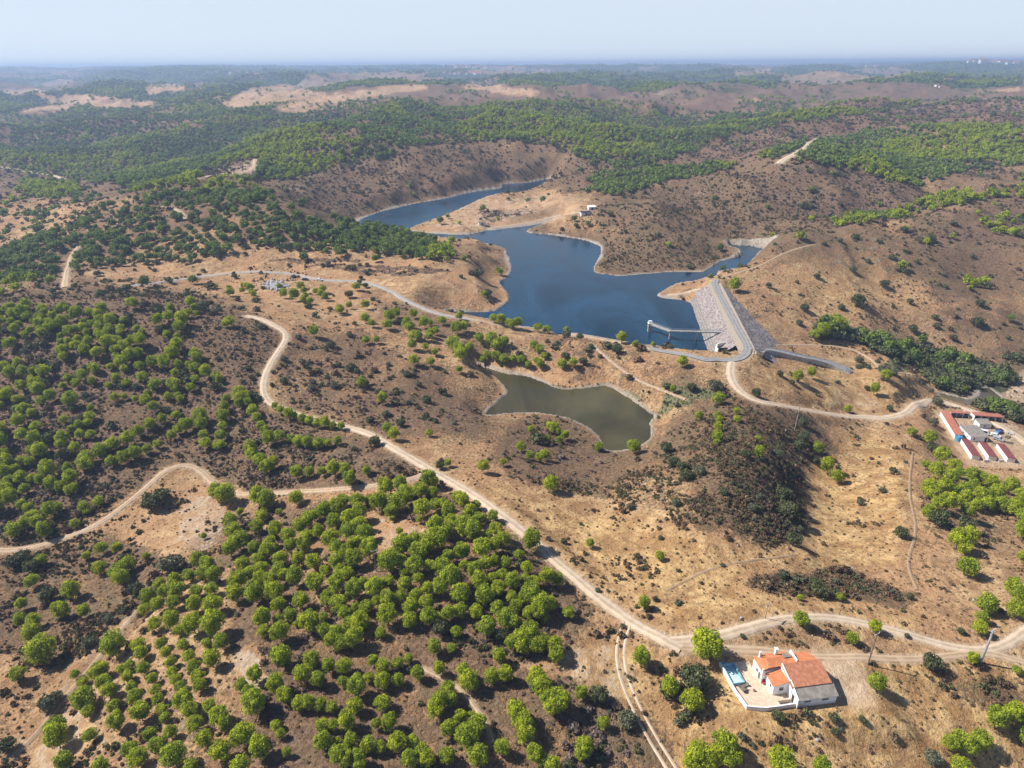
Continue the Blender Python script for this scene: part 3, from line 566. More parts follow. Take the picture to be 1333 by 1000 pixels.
# ------------------------------------------------------------------ object helpers
def tag(o, label=None, cat=None, group=None, kind=None):
    if label: o['label'] = label
    if cat: o['category'] = cat
    if group: o['group'] = group
    if kind: o['kind'] = kind
    return o
def link(o, parent=None):
    COL.objects.link(o)
    if parent: o.parent = parent
    return o
def empty(name, loc=(0, 0, 0), rz=0):
    o = bpy.data.objects.new(name, None); o.empty_display_size = .5; o.location = loc; o.rotation_euler = (0, 0, rz); return link(o)
def np_mesh(name, verts, faces, mats, smooth=False, matidx=None):
    """faces: list of tuples or (k,4)/(k,3) array"""
    me = bpy.data.meshes.new(name)
    if isinstance(faces, np.ndarray):
        k, s = faces.shape
        me.vertices.add(len(verts)); me.vertices.foreach_set('co', np.asarray(verts, np.float32).ravel())
        me.loops.add(k * s); me.loops.foreach_set('vertex_index', faces.ravel().astype(np.int32))
        me.polygons.add(k); me.polygons.foreach_set('loop_start', np.arange(0, k * s, s, dtype=np.int32))
        me.update(calc_edges=True)
    else:
        me.from_pydata([tuple(map(float, v)) for v in verts], [], faces)
    for m in (mats if isinstance(mats, (list, tuple)) else [mats]): me.materials.append(m)
    if smooth: me.polygons.foreach_set('use_smooth', np.ones(len(me.polygons), bool))
    if matidx is not None: me.polygons.foreach_set('material_index', np.asarray(matidx, np.int32))
    me.update(); return me
class MB:
    """collects simple solids into ONE mesh"""
    def __init__(s): s.v = []; s.f = []
    def hexa(s, bot, top):
        n0 = len(s.v); k = len(bot); s.v += list(bot) + list(top)
        s.f.append(tuple(n0 + i for i in range(k))[::-1]); s.f.append(tuple(n0 + k + i for i in range(k)))
        for i in range(k): j = (i + 1) % k; s.f.append((n0 + i, n0 + j, n0 + k + j, n0 + k + i))
        return s
    def box(s, x0, x1, y0, y1, z0, z1):
        return s.hexa([(x0, y0, z0), (x1, y0, z0), (x1, y1, z0), (x0, y1, z0)], [(x0, y0, z1), (x1, y0, z1), (x1, y1, z1), (x0, y1, z1)])
    def tube(s, a, b, r0, r1=None, n=8):
        r1 = r0 if r1 is None else r1; a = Vector(a); b = Vector(b); d = (b - a).normalized()
        u = d.orthogonal().normalized(); v = d.cross(u)
        ring = lambda c, r: [tuple(c + (u * math.cos(2 * math.pi * k / n) + v * math.sin(2 * math.pi * k / n)) * r) for k in range(n)]
        return s.hexa(ring(a, r0), ring(b, r1))
    def bar(s, a, b, wd, h):
        """a box-section beam from a to b, top at the given points"""
        a = Vector(a); b = Vector(b); d = (b - a).normalized(); u = Vector((-d.y, d.x, 0)).normalized() * (wd / 2); z = Vector((0, 0, h))
        q = [a - u, b - u, b + u, a + u]; return s.hexa([tuple(p - z) for p in q], [tuple(p) for p in q])
    def slab(s, q, th):
        """a plate: four corner points (x,y,z) of the top, thickness downwards"""
        return s.hexa([(p[0], p[1], p[2] - th) for p in q], q)
    def build(s, name, mat, parent=None, loc=None, bevel=0):
        me = np_mesh(name, s.v, s.f, MAT[mat] if isinstance(mat, str) else mat); o = bpy.data.objects.new(name, me)
        if loc: o.location = loc
        link(o, parent)
        if bevel:
            b = o.modifiers.new('bevel', 'BEVEL'); b.width = bevel; b.segments = 2
        return o

# ------------------------------------------------------------------ ground mesh
idx = np.arange(NV * NU).reshape(NV, NU)
gf = np.stack([idx[:-1, :-1], idx[:-1, 1:], idx[1:, 1:], idx[1:, :-1]], -1).reshape(-1, 4)
gm = np_mesh('ground', np.stack([GX.ravel(), GY.ravel(), Z.ravel()], 1), gf, MAT['ground'], True)
ch = {k: cover(k, GX, GY, Z) for k in 'SBFGPDL'}
def put_col(me, name, r, g, b):
    a = me.color_attributes.new(name, 'FLOAT_COLOR', 'POINT')
    a.data.foreach_set('color', np.stack([r, g, b, np.ones_like(r)], -1).astype(np.float32).ravel())
farw = sm(1500, 3000, D_)
def far_patches(x, y):
    d = np.hypot(x, y); g = sm(1300, 2000, d)
    p = .75 * sm(.60, .66, fbm(x, y, 900, 5, 201) + .05 * sm(.1, .5, x / y)) * g; q = sm(.64, .68, fbm(x, y * .7, 700, 5, 211)) * g
    return p, q
shore = 1 - sm(.5, 1, SHORE / (.8 + 14 * np.clip(fbm(GX, GY, 30, 3, 71) - .25, 0, 1) ** 1.6))
shore = np.maximum(shore * .95, (1 - sm(.4, 1, POND_D / (1.2 + 1.5 * fbm(GX, GY, 8, 2, 75)))) * .75)
fp_, fq_ = far_patches(GX, GY)
ch['F'] = ch['F'] * (1 - .85 * np.maximum(fp_, fq_)); ch['P'] = np.maximum(ch['P'], fp_ * (1 - fq_)); ch['B'] = np.maximum(ch['B'], fq_ * .55)
S2 = np.clip(ch['S'] + .16 * sm(380, 600, D_) * (ch['S'] > .3) + .5 * (fbm(GX, GY, 60, 3, 81) - .5), 0, 1)
put_col(gm, 'cov', S2, np.clip(ch['B'], 0, 1), ch['G'])
put_col(gm, 'cov2', ch['P'], shore, np.clip(np.maximum(np.maximum(ROADM * .7, YARD * .95), FARM * .8), 0, 1))
put_col(gm, 'cov3', ch['F'] * farw, ch['L'], ch['D'])
go = bpy.data.objects.new('ground', gm); link(go); tag(go, kind='structure')

# ------------------------------------------------------------------ water sheets
for nm, P_, wl, br in wl_polys:
    import bmesh
    bm = bmesh.new(); c = np.mean(P_, 0)
    vs = [bm.verts.new((x, y, wl)) for x, y in P_]
    # push the rim outward a little so that it runs under the bank
    ar = 0
    for k in range(len(P_)): x0, y0 = P_[k]; x1, y1 = P_[(k + 1) % len(P_)]; ar += x0 * y1 - x1 * y0
    for k, v in enumerate(vs):
        x0, y0 = P_[k - 1]; x1, y1 = P_[(k + 1) % len(P_)]; nx, ny = (y1 - y0), -(x1 - x0); l = math.hypot(nx, ny) + 1e-6; sgn = 1 if ar > 0 else -1
        v.co.x += sgn * nx / l * .8; v.co.y += sgn * ny / l * .8
    es = [bm.edges.new((vs[k], vs[(k + 1) % len(vs)])) for k in range(len(vs))]
    bmesh.ops.triangle_fill(bm, edges=es, use_beauty=True, use_dissolve=False)
    me = bpy.data.meshes.new('water'); bmesh.ops.recalc_face_normals(bm, faces=bm.faces)
    for f in bm.faces:
        if f.normal.z < 0: f.normal_flip()
    bm.to_mesh(me); me.materials.append(MAT[nm + '_water'])
    o = bpy.data.objects.new({'lake': 'reservoir_water', 'pond': 'pond_water', 'river': 'river_water'}[nm], me); link(o); tag(o, kind='structure')

# ------------------------------------------------------------------ road ribbons
def ribbon(name, L, wd, mat, off=.10, jit=.12, lift=True):
    n_ = len(L); T = np.gradient(L[:, :2], axis=0); T /= np.linalg.norm(T, axis=1)[:, None] + 1e-9; Nn = np.stack([-T[:, 1], T[:, 0]], 1)
    E = np.array([-1, -.5, 0, .5, 1.0]); vs = []; ed = []
    wv = wd / 2 * (1 + jit * 2 * (np.array([vnoise(np.array([k * .23]), np.array([3.3]), 5)[0] for k in range(n_)]) - .5))
    dist = np.hypot(L[:, 0], L[:, 1])
    for e in E:
        x = L[:, 0] + Nn[:, 0] * wv * e; y = L[:, 1] + Nn[:, 1] * wv * e
        z = (np.maximum(H(x, y), L[:, 2] - .1) if mat == 'asphalt' else H(x, y)) + off + dist * .0006
        vs.append(np.stack([x, y, z], 1)); ed.append(np.full(n_, e))
    zc = np.maximum.reduce([v[:, 2] for v in vs]); 
    vs = np.stack(vs, 1); vs[:, :, 2] = vs[:, :, 2] * .85 + zc[:, None] * .15
    if mat != 'asphalt': vs[:, 0, 2] -= off + .12 + dist * .0006; vs[:, 4, 2] -= off + .12 + dist * .0006      # verges sink into the soil
    ed = np.stack(ed, 1).ravel(); ix = np.arange(n_ * 5).reshape(n_, 5)
    f = np.stack([ix[:-1, :-1], ix[1:, :-1], ix[1:, 1:], ix[:-1, 1:]], -1).reshape(-1, 4)
    me = np_mesh(name, vs.reshape(-1, 3), f, MAT[mat], True)
    a = me.attributes.new('edge', 'FLOAT', 'POINT'); a.data.foreach_set('value', ed.astype(np.float32))
    o = bpy.data.objects.new(name, me); link(o); tag(o, kind='structure'); return o
for (nm, P_, wd, kind, lab), L in zip(ROADS, road_lines):
    if kind == 'asphalt':
        L[:, 2] = np.where((L[:, 1] < 410) & (L[:, 0] > 100), -5.93, L[:, 2])
    o = ribbon(nm, L, wd * (1.08 if kind != 'asphalt' else .9), kind, off=.14); o['label'] = lab
# twin wheel marks beside the plantation
x, y, z = hit(*densify([(818,808),(809,835),(808,862),(816,892),(830,925),(850,962),(874,1000),(905,1050)]).T)
L = smth(smooth_line(np.stack([x, y, z], 1), 1.2), 2); T = np.gradient(L[:, :2], axis=0); T /= np.linalg.norm(T, axis=1)[:, None]
for s in (-1, 1):
    L2 = L.copy(); L2[:, 0] += -T[:, 1] * s * .85; L2[:, 1] += T[:, 0] * s * .85
    o = ribbon('wheel_track', L2, 1.0, 'pale', .08, .3); o['label'] = 'wheel rut of the twin track beside the plantation'

# ------------------------------------------------------------------ foliage meshes (unit size, base at z=0)
def quads_cloud(C, Nrm, size, jit, r, asp=1.0):
    k = len(C); Nn = Nrm + r.normal(0, jit, (k, 3)); Nn /= np.linalg.norm(Nn, axis=1)[:, None]
    t = np.cross(Nn, r.normal(0, 1, (k, 3))); t /= np.linalg.norm(t, axis=1)[:, None] + 1e-9; b = np.cross(Nn, t)
    s = (size * r.uniform(.6, 1.35, k))[:, None]
    v = np.stack([C - t * s - b * s * asp * .6, C + t * s * .9 - b * s * asp, C + t * s + b * s * asp * .7, C - t * s * .8 + b * s * asp], 1)
    return v.reshape(-1, 3)
def crown_mesh(name, mat, seed, blobs=16, per=90, q=.042, rad=(.5, .5, .42), zc=.62, br=(.15, .25), jit=.45, core=True, low=-.6, asp=.8):
    r = np.random.default_rng(seed); V_ = []; lf = []
    for k in range(blobs):
        if k == 0: c = np.array([0, 0, zc + rad[2] * .35]); rb = br[1] * 1.15
        else:
            ph = k * 2.39996 + r.uniform(-.4, .4); zz = 1 - (1 - low) * (k / (blobs - 1.0)) + r.uniform(-.12, .12); zz = float(np.clip(zz, low, 1)); rr = math.sqrt(max(0, 1 - zz * zz))
            s = r.uniform(.55, .8); c = np.array([rad[0] * rr * s * math.cos(ph), rad[1] * rr * s * math.sin(ph), zc + rad[2] * zz * s]); rb = r.uniform(*br)
        d = r.normal(0, 1, (per, 3)); d[:, 2] = d[:, 2] * .8 + .25; d /= np.linalg.norm(d, axis=1)[:, None]
        C = c + d * (rb * r.uniform(.72, 1.08, per))[:, None] * np.array([1, 1, .95])
        V_.append(quads_cloud(C, d, q, jit, r, asp)); tone = r.uniform(.1, .8)
        lf.append(np.repeat(np.clip(tone + r.normal(0, .28, per), 0, 1), 4))
    V_ = np.concatenate(V_); lf = np.concatenate(lf)
    V_[:, 2] = np.maximum(V_[:, 2], .01)
    f = np.arange(len(V_)).reshape(-1, 4)
    if core:
        # a ragged inner mass so that the crown is not see-through everywhere
        th = np.linspace(0, 2 * np.pi, 11)[:-1]; cv_ = []
        for zz in (-.62, -.2, .3, .7): 
            rr = math.sqrt(1 - zz * zz) * .66
            cv_.append(np.stack([rad[0] * rr * np.cos(th) * r.uniform(.8, 1.1, 10), rad[1] * rr * np.sin(th) * r.uniform(.8, 1.1, 10), np.full(10, max(.02, zc + rad[2] * .8 * zz))], 1))
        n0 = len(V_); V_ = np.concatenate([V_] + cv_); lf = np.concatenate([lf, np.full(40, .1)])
        cf = []
        for a in range(3):
            for k in range(10): cf.append((n0 + a * 10 + k, n0 + a * 10 + (k + 1) % 10, n0 + (a + 1) * 10 + (k + 1) % 10, n0 + (a + 1) * 10 + k))
        for a in (0, 3):
            for k in range(1, 9, 2): cf.append((n0 + a * 10, n0 + a * 10 + k, n0 + a * 10 + k + 1, n0 + a * 10 + min(k + 2, 9)))
        f = np.concatenate([f, np.array(cf)])
    me = np_mesh(name, V_, f, MAT[mat]); a = me.attributes.new('leaf', 'FLOAT', 'POINT'); a.data.foreach_set('value', lf.astype(np.float32))
    return me
PINE = [crown_mesh('pine_crown', 'pine_needles', 100 + k, 24, 130, .027, (.50, .47 + .03 * (k % 2), .56 - .03 * (k % 3)), .66 - .03 * (k % 3), (.14, .22), .55) for k in range(6)]
PINE_LOW = [crown_mesh('pine_crown', 'pine_needles_dull', 200 + k, 10, 34, .068, (.50, .50, .50), .60, (.18, .26), .5) for k in range(4)]
PINE_FAR = [crown_mesh('pine_crown', 'pine_needles_dull', 300 + k, 6, 12, .13, (.55, .55, .42), .48, (.2, .28), .4, True) for k in range(3)]
PINE_MID = [crown_mesh('pine_crown', 'pine_needles', 250 + k, 8, 24, .085, (.50, .50, .48), .55, (.18, .27), .5) for k in range(3)]
OAK = [crown_mesh('oak_crown', 'oak_leaves', 400 + k, 22, 70, .034, (.52, .5, .34), .42, (.13, .22), .6) for k in range(3)]
GREY = [crown_mesh('shrub_crown', 'grey_leaves', 450 + k, 22, 60, .032, (.52, .5, .30), .33, (.12, .2), .7) for k in range(3)]
OAK_LOW = [crown_mesh('oak_crown', 'oak_leaves', 500 + k, 9, 26, .075, (.5, .5, .32), .36, (.18, .26), .6) for k in range(2)]
def tuft(mat, seed, n=26, h=.5, q=.11, jit=.8, core=False):
    return crown_mesh('scrub_tuft', mat, seed, 5, n, q, (.42, .42, h * .5), h * .42, (.16, .26), jit, core, -.2, .7)
TUFTS = [tuft('scrub_brown', 600), tuft('scrub_brown', 601, h=.7), tuft('scrub_purple', 602), tuft('scrub_olive', 603, h=.6), tuft('dry_grass', 604, h=.45, jit=1.2), tuft('oak_leaves', 605, h=.7), tuft('grey_leaves', 606, h=.6), tuft('reed_leaves', 607, h=.8, jit=1.2)]
def trunk_mesh(seed, hgt=.55, r0=.028, lean=.04):
    r = np.random.default_rng(seed); v = []; f = []; pts = []
    for k in range(5): t = k / 4; pts.append((lean * t * r.uniform(-1, 1.5), lean * t * r.uniform(-1, 1.5), -.06 + (hgt + .06) * t, r0 * (1.25 - .8 * t)))
    def chain(P_):
        n0 = len(v)
        for x, y, z, q in P_:
            for a in range(7): v.append((x + q * math.cos(a * .8976), y + q * math.sin(a * .8976), z))
        for k in range(len(P_) - 1):
            for a in range(7): b = (a + 1) % 7; f.append((n0 + k * 7 + a, n0 + k * 7 + b, n0 + (k + 1) * 7 + b, n0 + (k + 1) * 7 + a))
    chain(pts)
    for k in range(5):
        an = k * 1.257 + r.uniform(-.3, .3); z0 = hgt * r.uniform(.5, .9); e = r.uniform(.22, .34)
        chain([(0, 0, z0, r0 * .55), (e * .5 * math.cos(an), e * .5 * math.sin(an), z0 + .1, r0 * .4), (e * math.cos(an), e * math.sin(an), z0 + .24, r0 * .18)])
    return np_mesh('trunk', v, f, MAT['bark'], True)
TRUNKS = [trunk_mesh(k) for k in range(3)]; OTRUNKS = [trunk_mesh(k, .35, .035) for k in range(10, 12)]

# ------------------------------------------------------------------ trees placed one by one from the photograph: x, y of the crown, its width (picture pixels), kind
T1 = """152,840,32;128,876,20;138,888,20;144,898,20;100,878,12;110,886,14;108,898,12;96,768,24;83,795,22;112,795,17;158,743,24;168,733,20;160,752,20;132,738,18;114,722,12;134,713,16;155,714,14;56,728,16;44,756,18;31,786,15;30,807,18;47,808,18;45,824,24;60,844,36;27,876,20;192,724,10;112,908,30;117,926,16;77,945,26;79,960,30;120,957,18;88,991,24;135,998,22;155,939,24;149,917,18;171,865,14;168,878,14;134,872,22
248,748,18;232,768,22;228,784,18;226,808,22;182,838,18;186,850,18;189,870,18;280,748,20;276,766,18;278,786,26;280,812,30;266,746,18;258,768,18;256,788,20;254,812,26;230,757,18;216,772,18;208,788,18;204,812,18;210,760,16;196,778,20;190,792,16;260,730,20;272,733,20;212,838,15;218,850,15;224,862,15;226,874,15;230,884,15;236,892,15;248,854,16;254,868,18;259,880,18;262,892,18;234,820,15;240,838,15;270,836,14;278,858,24;290,836,20;160,870,14;168,882,14;174,894,16;180,908,20;186,927,26;200,884,15;204,897,15;208,911,16;212,922,16;216,933,14;242,912,28;250,925,22;256,944,20;274,918,18;288,932,26;296,942,20;318,958,30;268,962,22;290,978,28;340,974,28;198,958,18;224,954,18;208,971,22;230,984,32;172,976,22;182,987,24;334,880,20;316,894,16;334,916,30;326,904,18;360,892,22;372,906,20;396,878,22;390,916,18;366,824,24;368,856,26;344,806,22;360,944,14;366,956,12;314,998,24;250,998,20;374,980,12
284,641,20;296,643,24;338,648,20;349,651,22;387,648,18;302,680,18;306,692,20;314,704,24;302,714,20;336,686,17;360,692,18;352,706,16;344,666,9;266,698,8;313,666,9;364,666,9;332,714,16;318,736,18;348,720,18;338,728,16;356,716,15;342,741,18;312,757,22;308,773,22;326,748,18;340,754,18;366,728,18;364,741,18;354,756,18;370,750,16;376,697,18;380,712,16;402,678,20;392,686,18;398,710,20;390,729,18;400,696,16;416,694,16;424,666,20;440,661,20;448,652,18;410,672,14;436,680,18;432,702,22;440,716,20;440,732,20;410,733,20;412,758,24;386,753,22;424,743,14;334,773,24;358,770,24;364,788,18;344,822,16;394,783,20;378,800,17;428,780,18;442,786,22;440,762,22;364,806,14;404,811,26;422,820,18;440,828,22;386,812,8;422,803,12
456,625,18;478,612,12;503,635,20;522,628,18;528,638,18;558,624,20;563,628,16;548,639,20;564,641,14;466,652,18;480,650,12;494,654,22;518,653,24;510,666,18;504,658,16;530,650,14;550,662,22;568,656,18;578,658,14;584,668,20;588,680,18;596,646,16;602,652,18;620,657,12;613,666,18;624,675,18;642,672,14;604,686,24;616,694,24;646,690,18;634,700,16;655,702,18;628,715,24;642,711,18;568,686,22;580,692,20;570,702,28;560,706,24;542,706,22;546,719,24;524,712,26;508,732,28;522,731,18;540,737,22;560,736,15;584,725,17;602,720,20;576,739,22;588,754,26;604,735,12;618,742,20;632,736,18;644,732,14;658,733,15;654,748,14;642,753,13;624,758,22;668,758,20;666,777,16;630,776,24;648,768,18;600,774,24;620,797,17;558,768,17;542,775,18;528,760,18;545,754,14;526,746,13;574,765,20;556,788,20;536,792,20;558,804,20;534,808,20;570,804,14;584,800,18;600,795,18;506,803,24;506,781,20;522,778,16;490,766,24;506,758,18;490,785,12;478,790,18;464,792,13;462,770,22;472,757,14;436,662,16;452,746,18;450,800,18;468,806,18;438,678,18;456,677,20;468,670,20;468,684,22;456,694,20;476,696,20;462,709,18;482,716,24;476,706,14;450,718,18;462,729,22;444,742,16;520,692,9;511,676,8;546,677,9
676,723,13;686,740,15;684,757,17;696,757,15;712,752,20;726,755,16;692,772,26;704,786,26;700,798,20;716,788,18;682,780,16;672,790,16;688,800,16;709,806,12;740,798,16;648,792,18;658,804,24;668,810,20;634,816,24;620,794,15;594,823,14;588,844,13;566,844,18;678,834,26;690,826,26;698,840,22;666,838,18;706,836,20;720,840,22;724,852,20;650,856,18;640,882,20;658,880,20;572,872,16;604,876,18;612,888,24;682,842,18
456,814,18;470,812,22;434,834,20;446,838,20;462,832,24;440,824,16;496,824,14;406,858,20;429,868,18;449,868,20;415,886,18;447,888,13;466,896,26;486,860,15;480,882,14;499,869,18;498,887,20;518,864,16;532,858,12;518,886,16;544,878,17;584,900,20;574,914,22;586,912,20;568,924,22;600,936,18;584,950,20;614,934,12;622,944,24;608,962,28;622,984,26;616,958,20;582,986,20;550,982,22;556,990,20;534,990,22;538,966,17;518,968,22;496,972,16;480,970,20;458,966,20;440,968,14;422,968,22;444,986,24;452,992,20;468,988,20;421,944,18;435,946,14;453,940,22;463,920,20;499,916,20;508,942,20;491,944,13;392,918,16;402,916,18;418,916,18;433,920,16;468,998,18
698,884,24;706,896,24;716,906,22;728,914,28;720,922,22;712,910,18;672,928,26;682,944,24;676,938,22;684,958,24;654,974,20;696,984,22;706,990,18;720,998,20;756,902,18;785,942,16;761,974,24;756,984,16"""
T2 = """457,622,14;559,563,10;505,556,14;513,565,16;583,602,11;692,558,11;719,554,18;709,592,14;678,581,14;630,607,16;702,596,12;726,560,12;735,567,12;690,592,12;728,572,10;712,572,10;655,602,9
455,384,12,o;476,396,12;443,403,12;476,413,12;484,420,10;508,410,16;516,407,12;505,421,14;539,408,12;530,421,13;534,424,13;552,420,14;560,419,10;539,435,14;545,438,12;559,437,12;537,449,12;560,432,12;567,430,10;554,451,10;566,457,10;590,446,18;598,452,18;600,460,18;612,451,12;594,426,16;604,424,14;576,416,12;640,440,18;648,446,18;656,443,14;624,440,12;646,463,14;656,466,14;634,461,12;629,468,10;539,468,14;561,470,12;598,480,10;471,497,14;498,519,14;695,450,12;702,454,12;708,462,10;678,466,13;668,466,10;688,474,10;703,473,12;698,468,10;732,473,13;746,471,13;759,471,12,o;736,464,12,o;643,413,12;652,416,13;666,420,13;674,420,13;700,425,12;711,427,12;737,429,8;809,439,14;598,411,10;820,440,7;788,432,7;850,448,7;802,456,14,o
933,568,17;934,556,12;934,541,10;936,546,10;959,534,10;959,545,10;988,586,16;986,571,10;955,371,16;1055,485,13;1137,507,13;1031,498,8,o;984,512,12,o;888,471,13;932,576,9;1070,430,18;1080,420,20;1090,424,20;1088,414,16;1060,434,14
370,382,11;316,377,8;328,380,8;331,383,8;392,371,11;384,384,14;398,384,9;395,389,9;404,391,9;396,378,9;412,378,9;418,382,10;421,376,10;424,386,9;442,402,10;282,372,6;298,373,6;306,360,8,o;468,368,7,o;476,372,8,o;470,362,7,o;364,371,7
917,839,42;900,914,28;871,895,24;1041,806,20;1137,815,16;1108,830,16;1140,888,22;1264,857,16;1280,786,26;1276,803,16;1273,816,18;1315,762,22;1322,774,20;1320,792,24;1244,702,24;1252,710,20;1257,736,26;1322,871,12;1247,963,26;1256,972,24;1234,968,20;1272,962,26;1294,934,30;1316,926,26;1330,930,24;1331,956,22;1247,997,24;940,972,34;950,984,30;932,986,24;908,984,34;920,992,26;898,992,22;1014,993,36;1067,998,24;834,858,24;838,786,16
1186,561,12;1208,568,17;1223,592,20;1217,612,20;1203,604,12;1240,602,18;1235,621,20;1262,618,18;1274,621,18;1288,626,20;1254,633,18;1226,633,18;1274,643,20;1294,643,20;1312,633,20;1329,641,18;1254,647,18;1230,653,24;1210,641,18;1302,656,20;1316,659,20;1257,665,20;1206,667,18;1331,672,22;1240,640,16;1265,633,16;1284,655,18;1270,656,16;1242,654,16;1325,652,16;1328,690,20;1338,660,18;1331,725,16;1212,627,14;1246,614,14;1218,655,16;1300,640,14"""
T3 = """904,884,38,o;896,878,26,o;910,892,24,o;652,828,20,o;574,820,22,o;778,906,26,o;816,938,28,g;1210,864,24,o;1256,684,22,o;1172,694,18,o;1220,677,24,o;1212,583,16,o;1285,658,20,o;1012,934,18,o;1084,935,14,o;1122,937,11,o;1086,953,11,o;1065,769,24,o;1060,760,16,o;1041,777,9;1092,776,12;1184,777,10,o;1019,748,16,g;1033,704,20,o;1026,667,24,o;1213,987,24,g;740,996,16,g;32,728,24,o;20,734,20,o;42,738,20,o;224,734,32,g;180,770,22,o;66,775,24,o;142,806,16,g;118,836,20,g;64,916,26,g;74,906,18,g;11,971,22,o;867,585,18,o;878,603,16,o;888,609,16,o;970,592,14,o;1040,582,17,o;1045,551,14,o;1047,568,14,o;892,619,18,o;911,612,16,g;1019,646,22,o;1023,663,24,o;900,505,14,o;931,502,20,g;1116,393,18,o;1047,401,12,o;1184,393,9,o;1188,429,12,o;1271,420,16,o;522,551,14,o;488,575,16,o;205,651,30,o;212,643,20,g;196,657,20,o;1250,822,10,o;966,828,7,o;1180,828,7,o;573,607,12,o;1012,590,14,g;1044,572,16,o;1060,600,12,o;942,640,14,g;980,660,14,g;880,654,14,g;820,660,12,g;1210,310,12,o;1176,300,10,o;1110,352,10,o;1150,370,12,o;1063,360,9,o;1000,372,8,o;1095,400,10,g;1130,340,8,g;1040,420,10,g;1275,395,12,o;1240,440,10,o;1218,425,9,o;750,294,7,o;769,270,5,o;783,274,4,o;799,287,4,o;803,293,4,o;814,302,5,o;1128,505,8,o;1015,487,9,o;768,707,12;858,724,12;830,724,8,o;734,705,9,o;853,780,8,o;778,768,8,g;860,700,7,g;940,735,7,g;950,570,10,g;1162,612,10,g;1148,638,11,g;1120,655,10,g"""
def parse(s):
    o = []
    for e in s.replace('\n', ';').split(';'):
        e = e.strip()
        if e: q = e.split(','); o.append((float(q[0]), float(q[1]), float(q[2]), q[3] if len(q) > 3 else 'p'))
    return o
hand = [t + (1,) for t in parse(T1)] + [t + (2,) for t in parse(T2)] + [t + (3,) for t in parse(T3)]
def row(pts, sp, d, k='p'):
    pts = np.array(pts, float); L = smooth_line(pts, sp)
    return [(float(a + random.uniform(-1.2, 1.2)), float(b + random.uniform(-1, 1)), d * random.uniform(.75, 1.2), k, 4) for a, b in L]
for P_, sp, d in [([(320,515),(332,540),(345,562),(352,570)],9,15), ([(352,566),(385,571),(420,577),(440,574)],10,14), ([(358,528),(385,542),(410,548),(444,555)],9,12), ([(388,616),(420,613),(450,607)],11,15),
        ([(224,566),(240,555),(252,549)],10,15), ([(262,540),(266,560),(270,576)],9,16), ([(296,518),(292,540),(290,560),(288,578)],10,15), ([(147,600),(175,590),(206,578)],12,16), ([(168,570),(190,556),(212,545)],11,15),
        ([(314,510),(312,522)],9,17), ([(340,596),(350,606),(360,600),(346,610)],9,15), ([(328,584),(330,592)],9,15), ([(48,555),(46,580),(40,600)],10,15), ([(30,620),(60,625),(100,640),(90,610)],11,17), ([(0,560),(10,600),(6,640),(30,600)],12,17),
        ([(0,640),(25,650),(45,672),(20,690)],13,17), ([(60,690),(40,660)],14,18), ([(110,660),(130,650),(100,680)],14,14), ([(104,552),(90,560),(118,548),(120,530)],9,12), ([(150,515),(190,520),(200,530)],10,11), ([(318,372),(330,374)],8,7)]:
    hand += row(P_, sp, d)
hx = np.array([h[0] for h in hand]); hy = np.array([h[1] for h in hand]); hd = np.array([h[2] for h in hand])
x, y, z = hit(hx, hy); dp_ = proj(x, y, z)[2]; mpp = dp_ / F
zfac = np.array([.62 if h[3] == 'p' else .34 for h in hand])
hc = zfac * hd * mpp; vdep = np.arcsin(np.clip((CZ - z) / np.sqrt(x * x + y * y + (CZ - z) ** 2), 0, 1))
bx, by, bz = hit(hx, np.minimum(hy + hc * np.cos(vdep) / mpp, 1060)); mpp = proj(bx, by, bz)[2] / F
diam = hd * mpp * np.array([(1.0 if h[0] < 300 and h[1] > 720 else 1.07) if h[4] == 1 and h[3] == 'p' else 1.0 for h in hand])
TREE_XY = []
def region(px, py, kind, g):
    if kind == 'g': return None
    if g == 1:
        if px < 200 and py < 905 and px < 175: return 'gully'
        if px < 300 and py > 720: return 'rows'
        if px < 400 and py > 830: return 'rows'
        if px > 620 and py > 860: return 'edge'
        return 'plantation'
    if g == 4: return 'slope'
    if g == 2:
        if px > 1180 and 550 < py < 735: return 'grove'
        if py < 400 and px < 480: return 'parking'
        if py < 530 and px < 860: return 'ridge'
        if 535 < py < 620 and px < 760: return 'pondside'
        if 900 < px < 1000 and 500 < py < 600: return 'knoll'
        if px > 1000 and py < 520: return 'damfoot'
        return 'house'
    return 'bush'
GRP = {
 'gully': ('round green pine standing apart on the brown gully slope at the lower left', 'pines on the lower left gully slope'),
 'rows': ('bright green pine crown in one of the tight parallel plantation rows at lower left', 'pines of the parallel plantation rows'),
 'edge': ('large round pine at the loose lower edge of the plantation beside the twin wheel track', 'large pines at the plantation edge'),
 'plantation': ('rounded green pine in the dense plantation below the main dirt track', 'pines of the dense plantation'),
 'slope': ('green pine on the brown scrub slope left of the main dirt track', 'pines on the left scrub slope'),
 'grove': ('yellow green pine in the grove below the red roofed farm', 'pines of the grove below the farm'),
 'parking': ('small dark green pine on dry grass below the two parked cars', 'pines below the parked cars'),
 'ridge': ('small green pine on the dry ridge between the ponds', 'pines on the ridge between pond and reservoir'),
 'pondside': ('small bushy pine in the brown scrub on the near side of the pond', 'young pines near the pond'),
 'knoll': ('small bright pine on the dark scrub knoll right of the pond', 'pines on the dark knoll'),
 'damfoot': ('green tree in the dry valley below the dam', 'trees below the dam'),
 'bush': ('dark grey green evergreen bush rounded and low on the dry hillside', 'dark evergreen bushes on the hillside'),
 'house': ('bright green pine on dry golden grass at the lower right', 'pines on the lower right grass'),
}
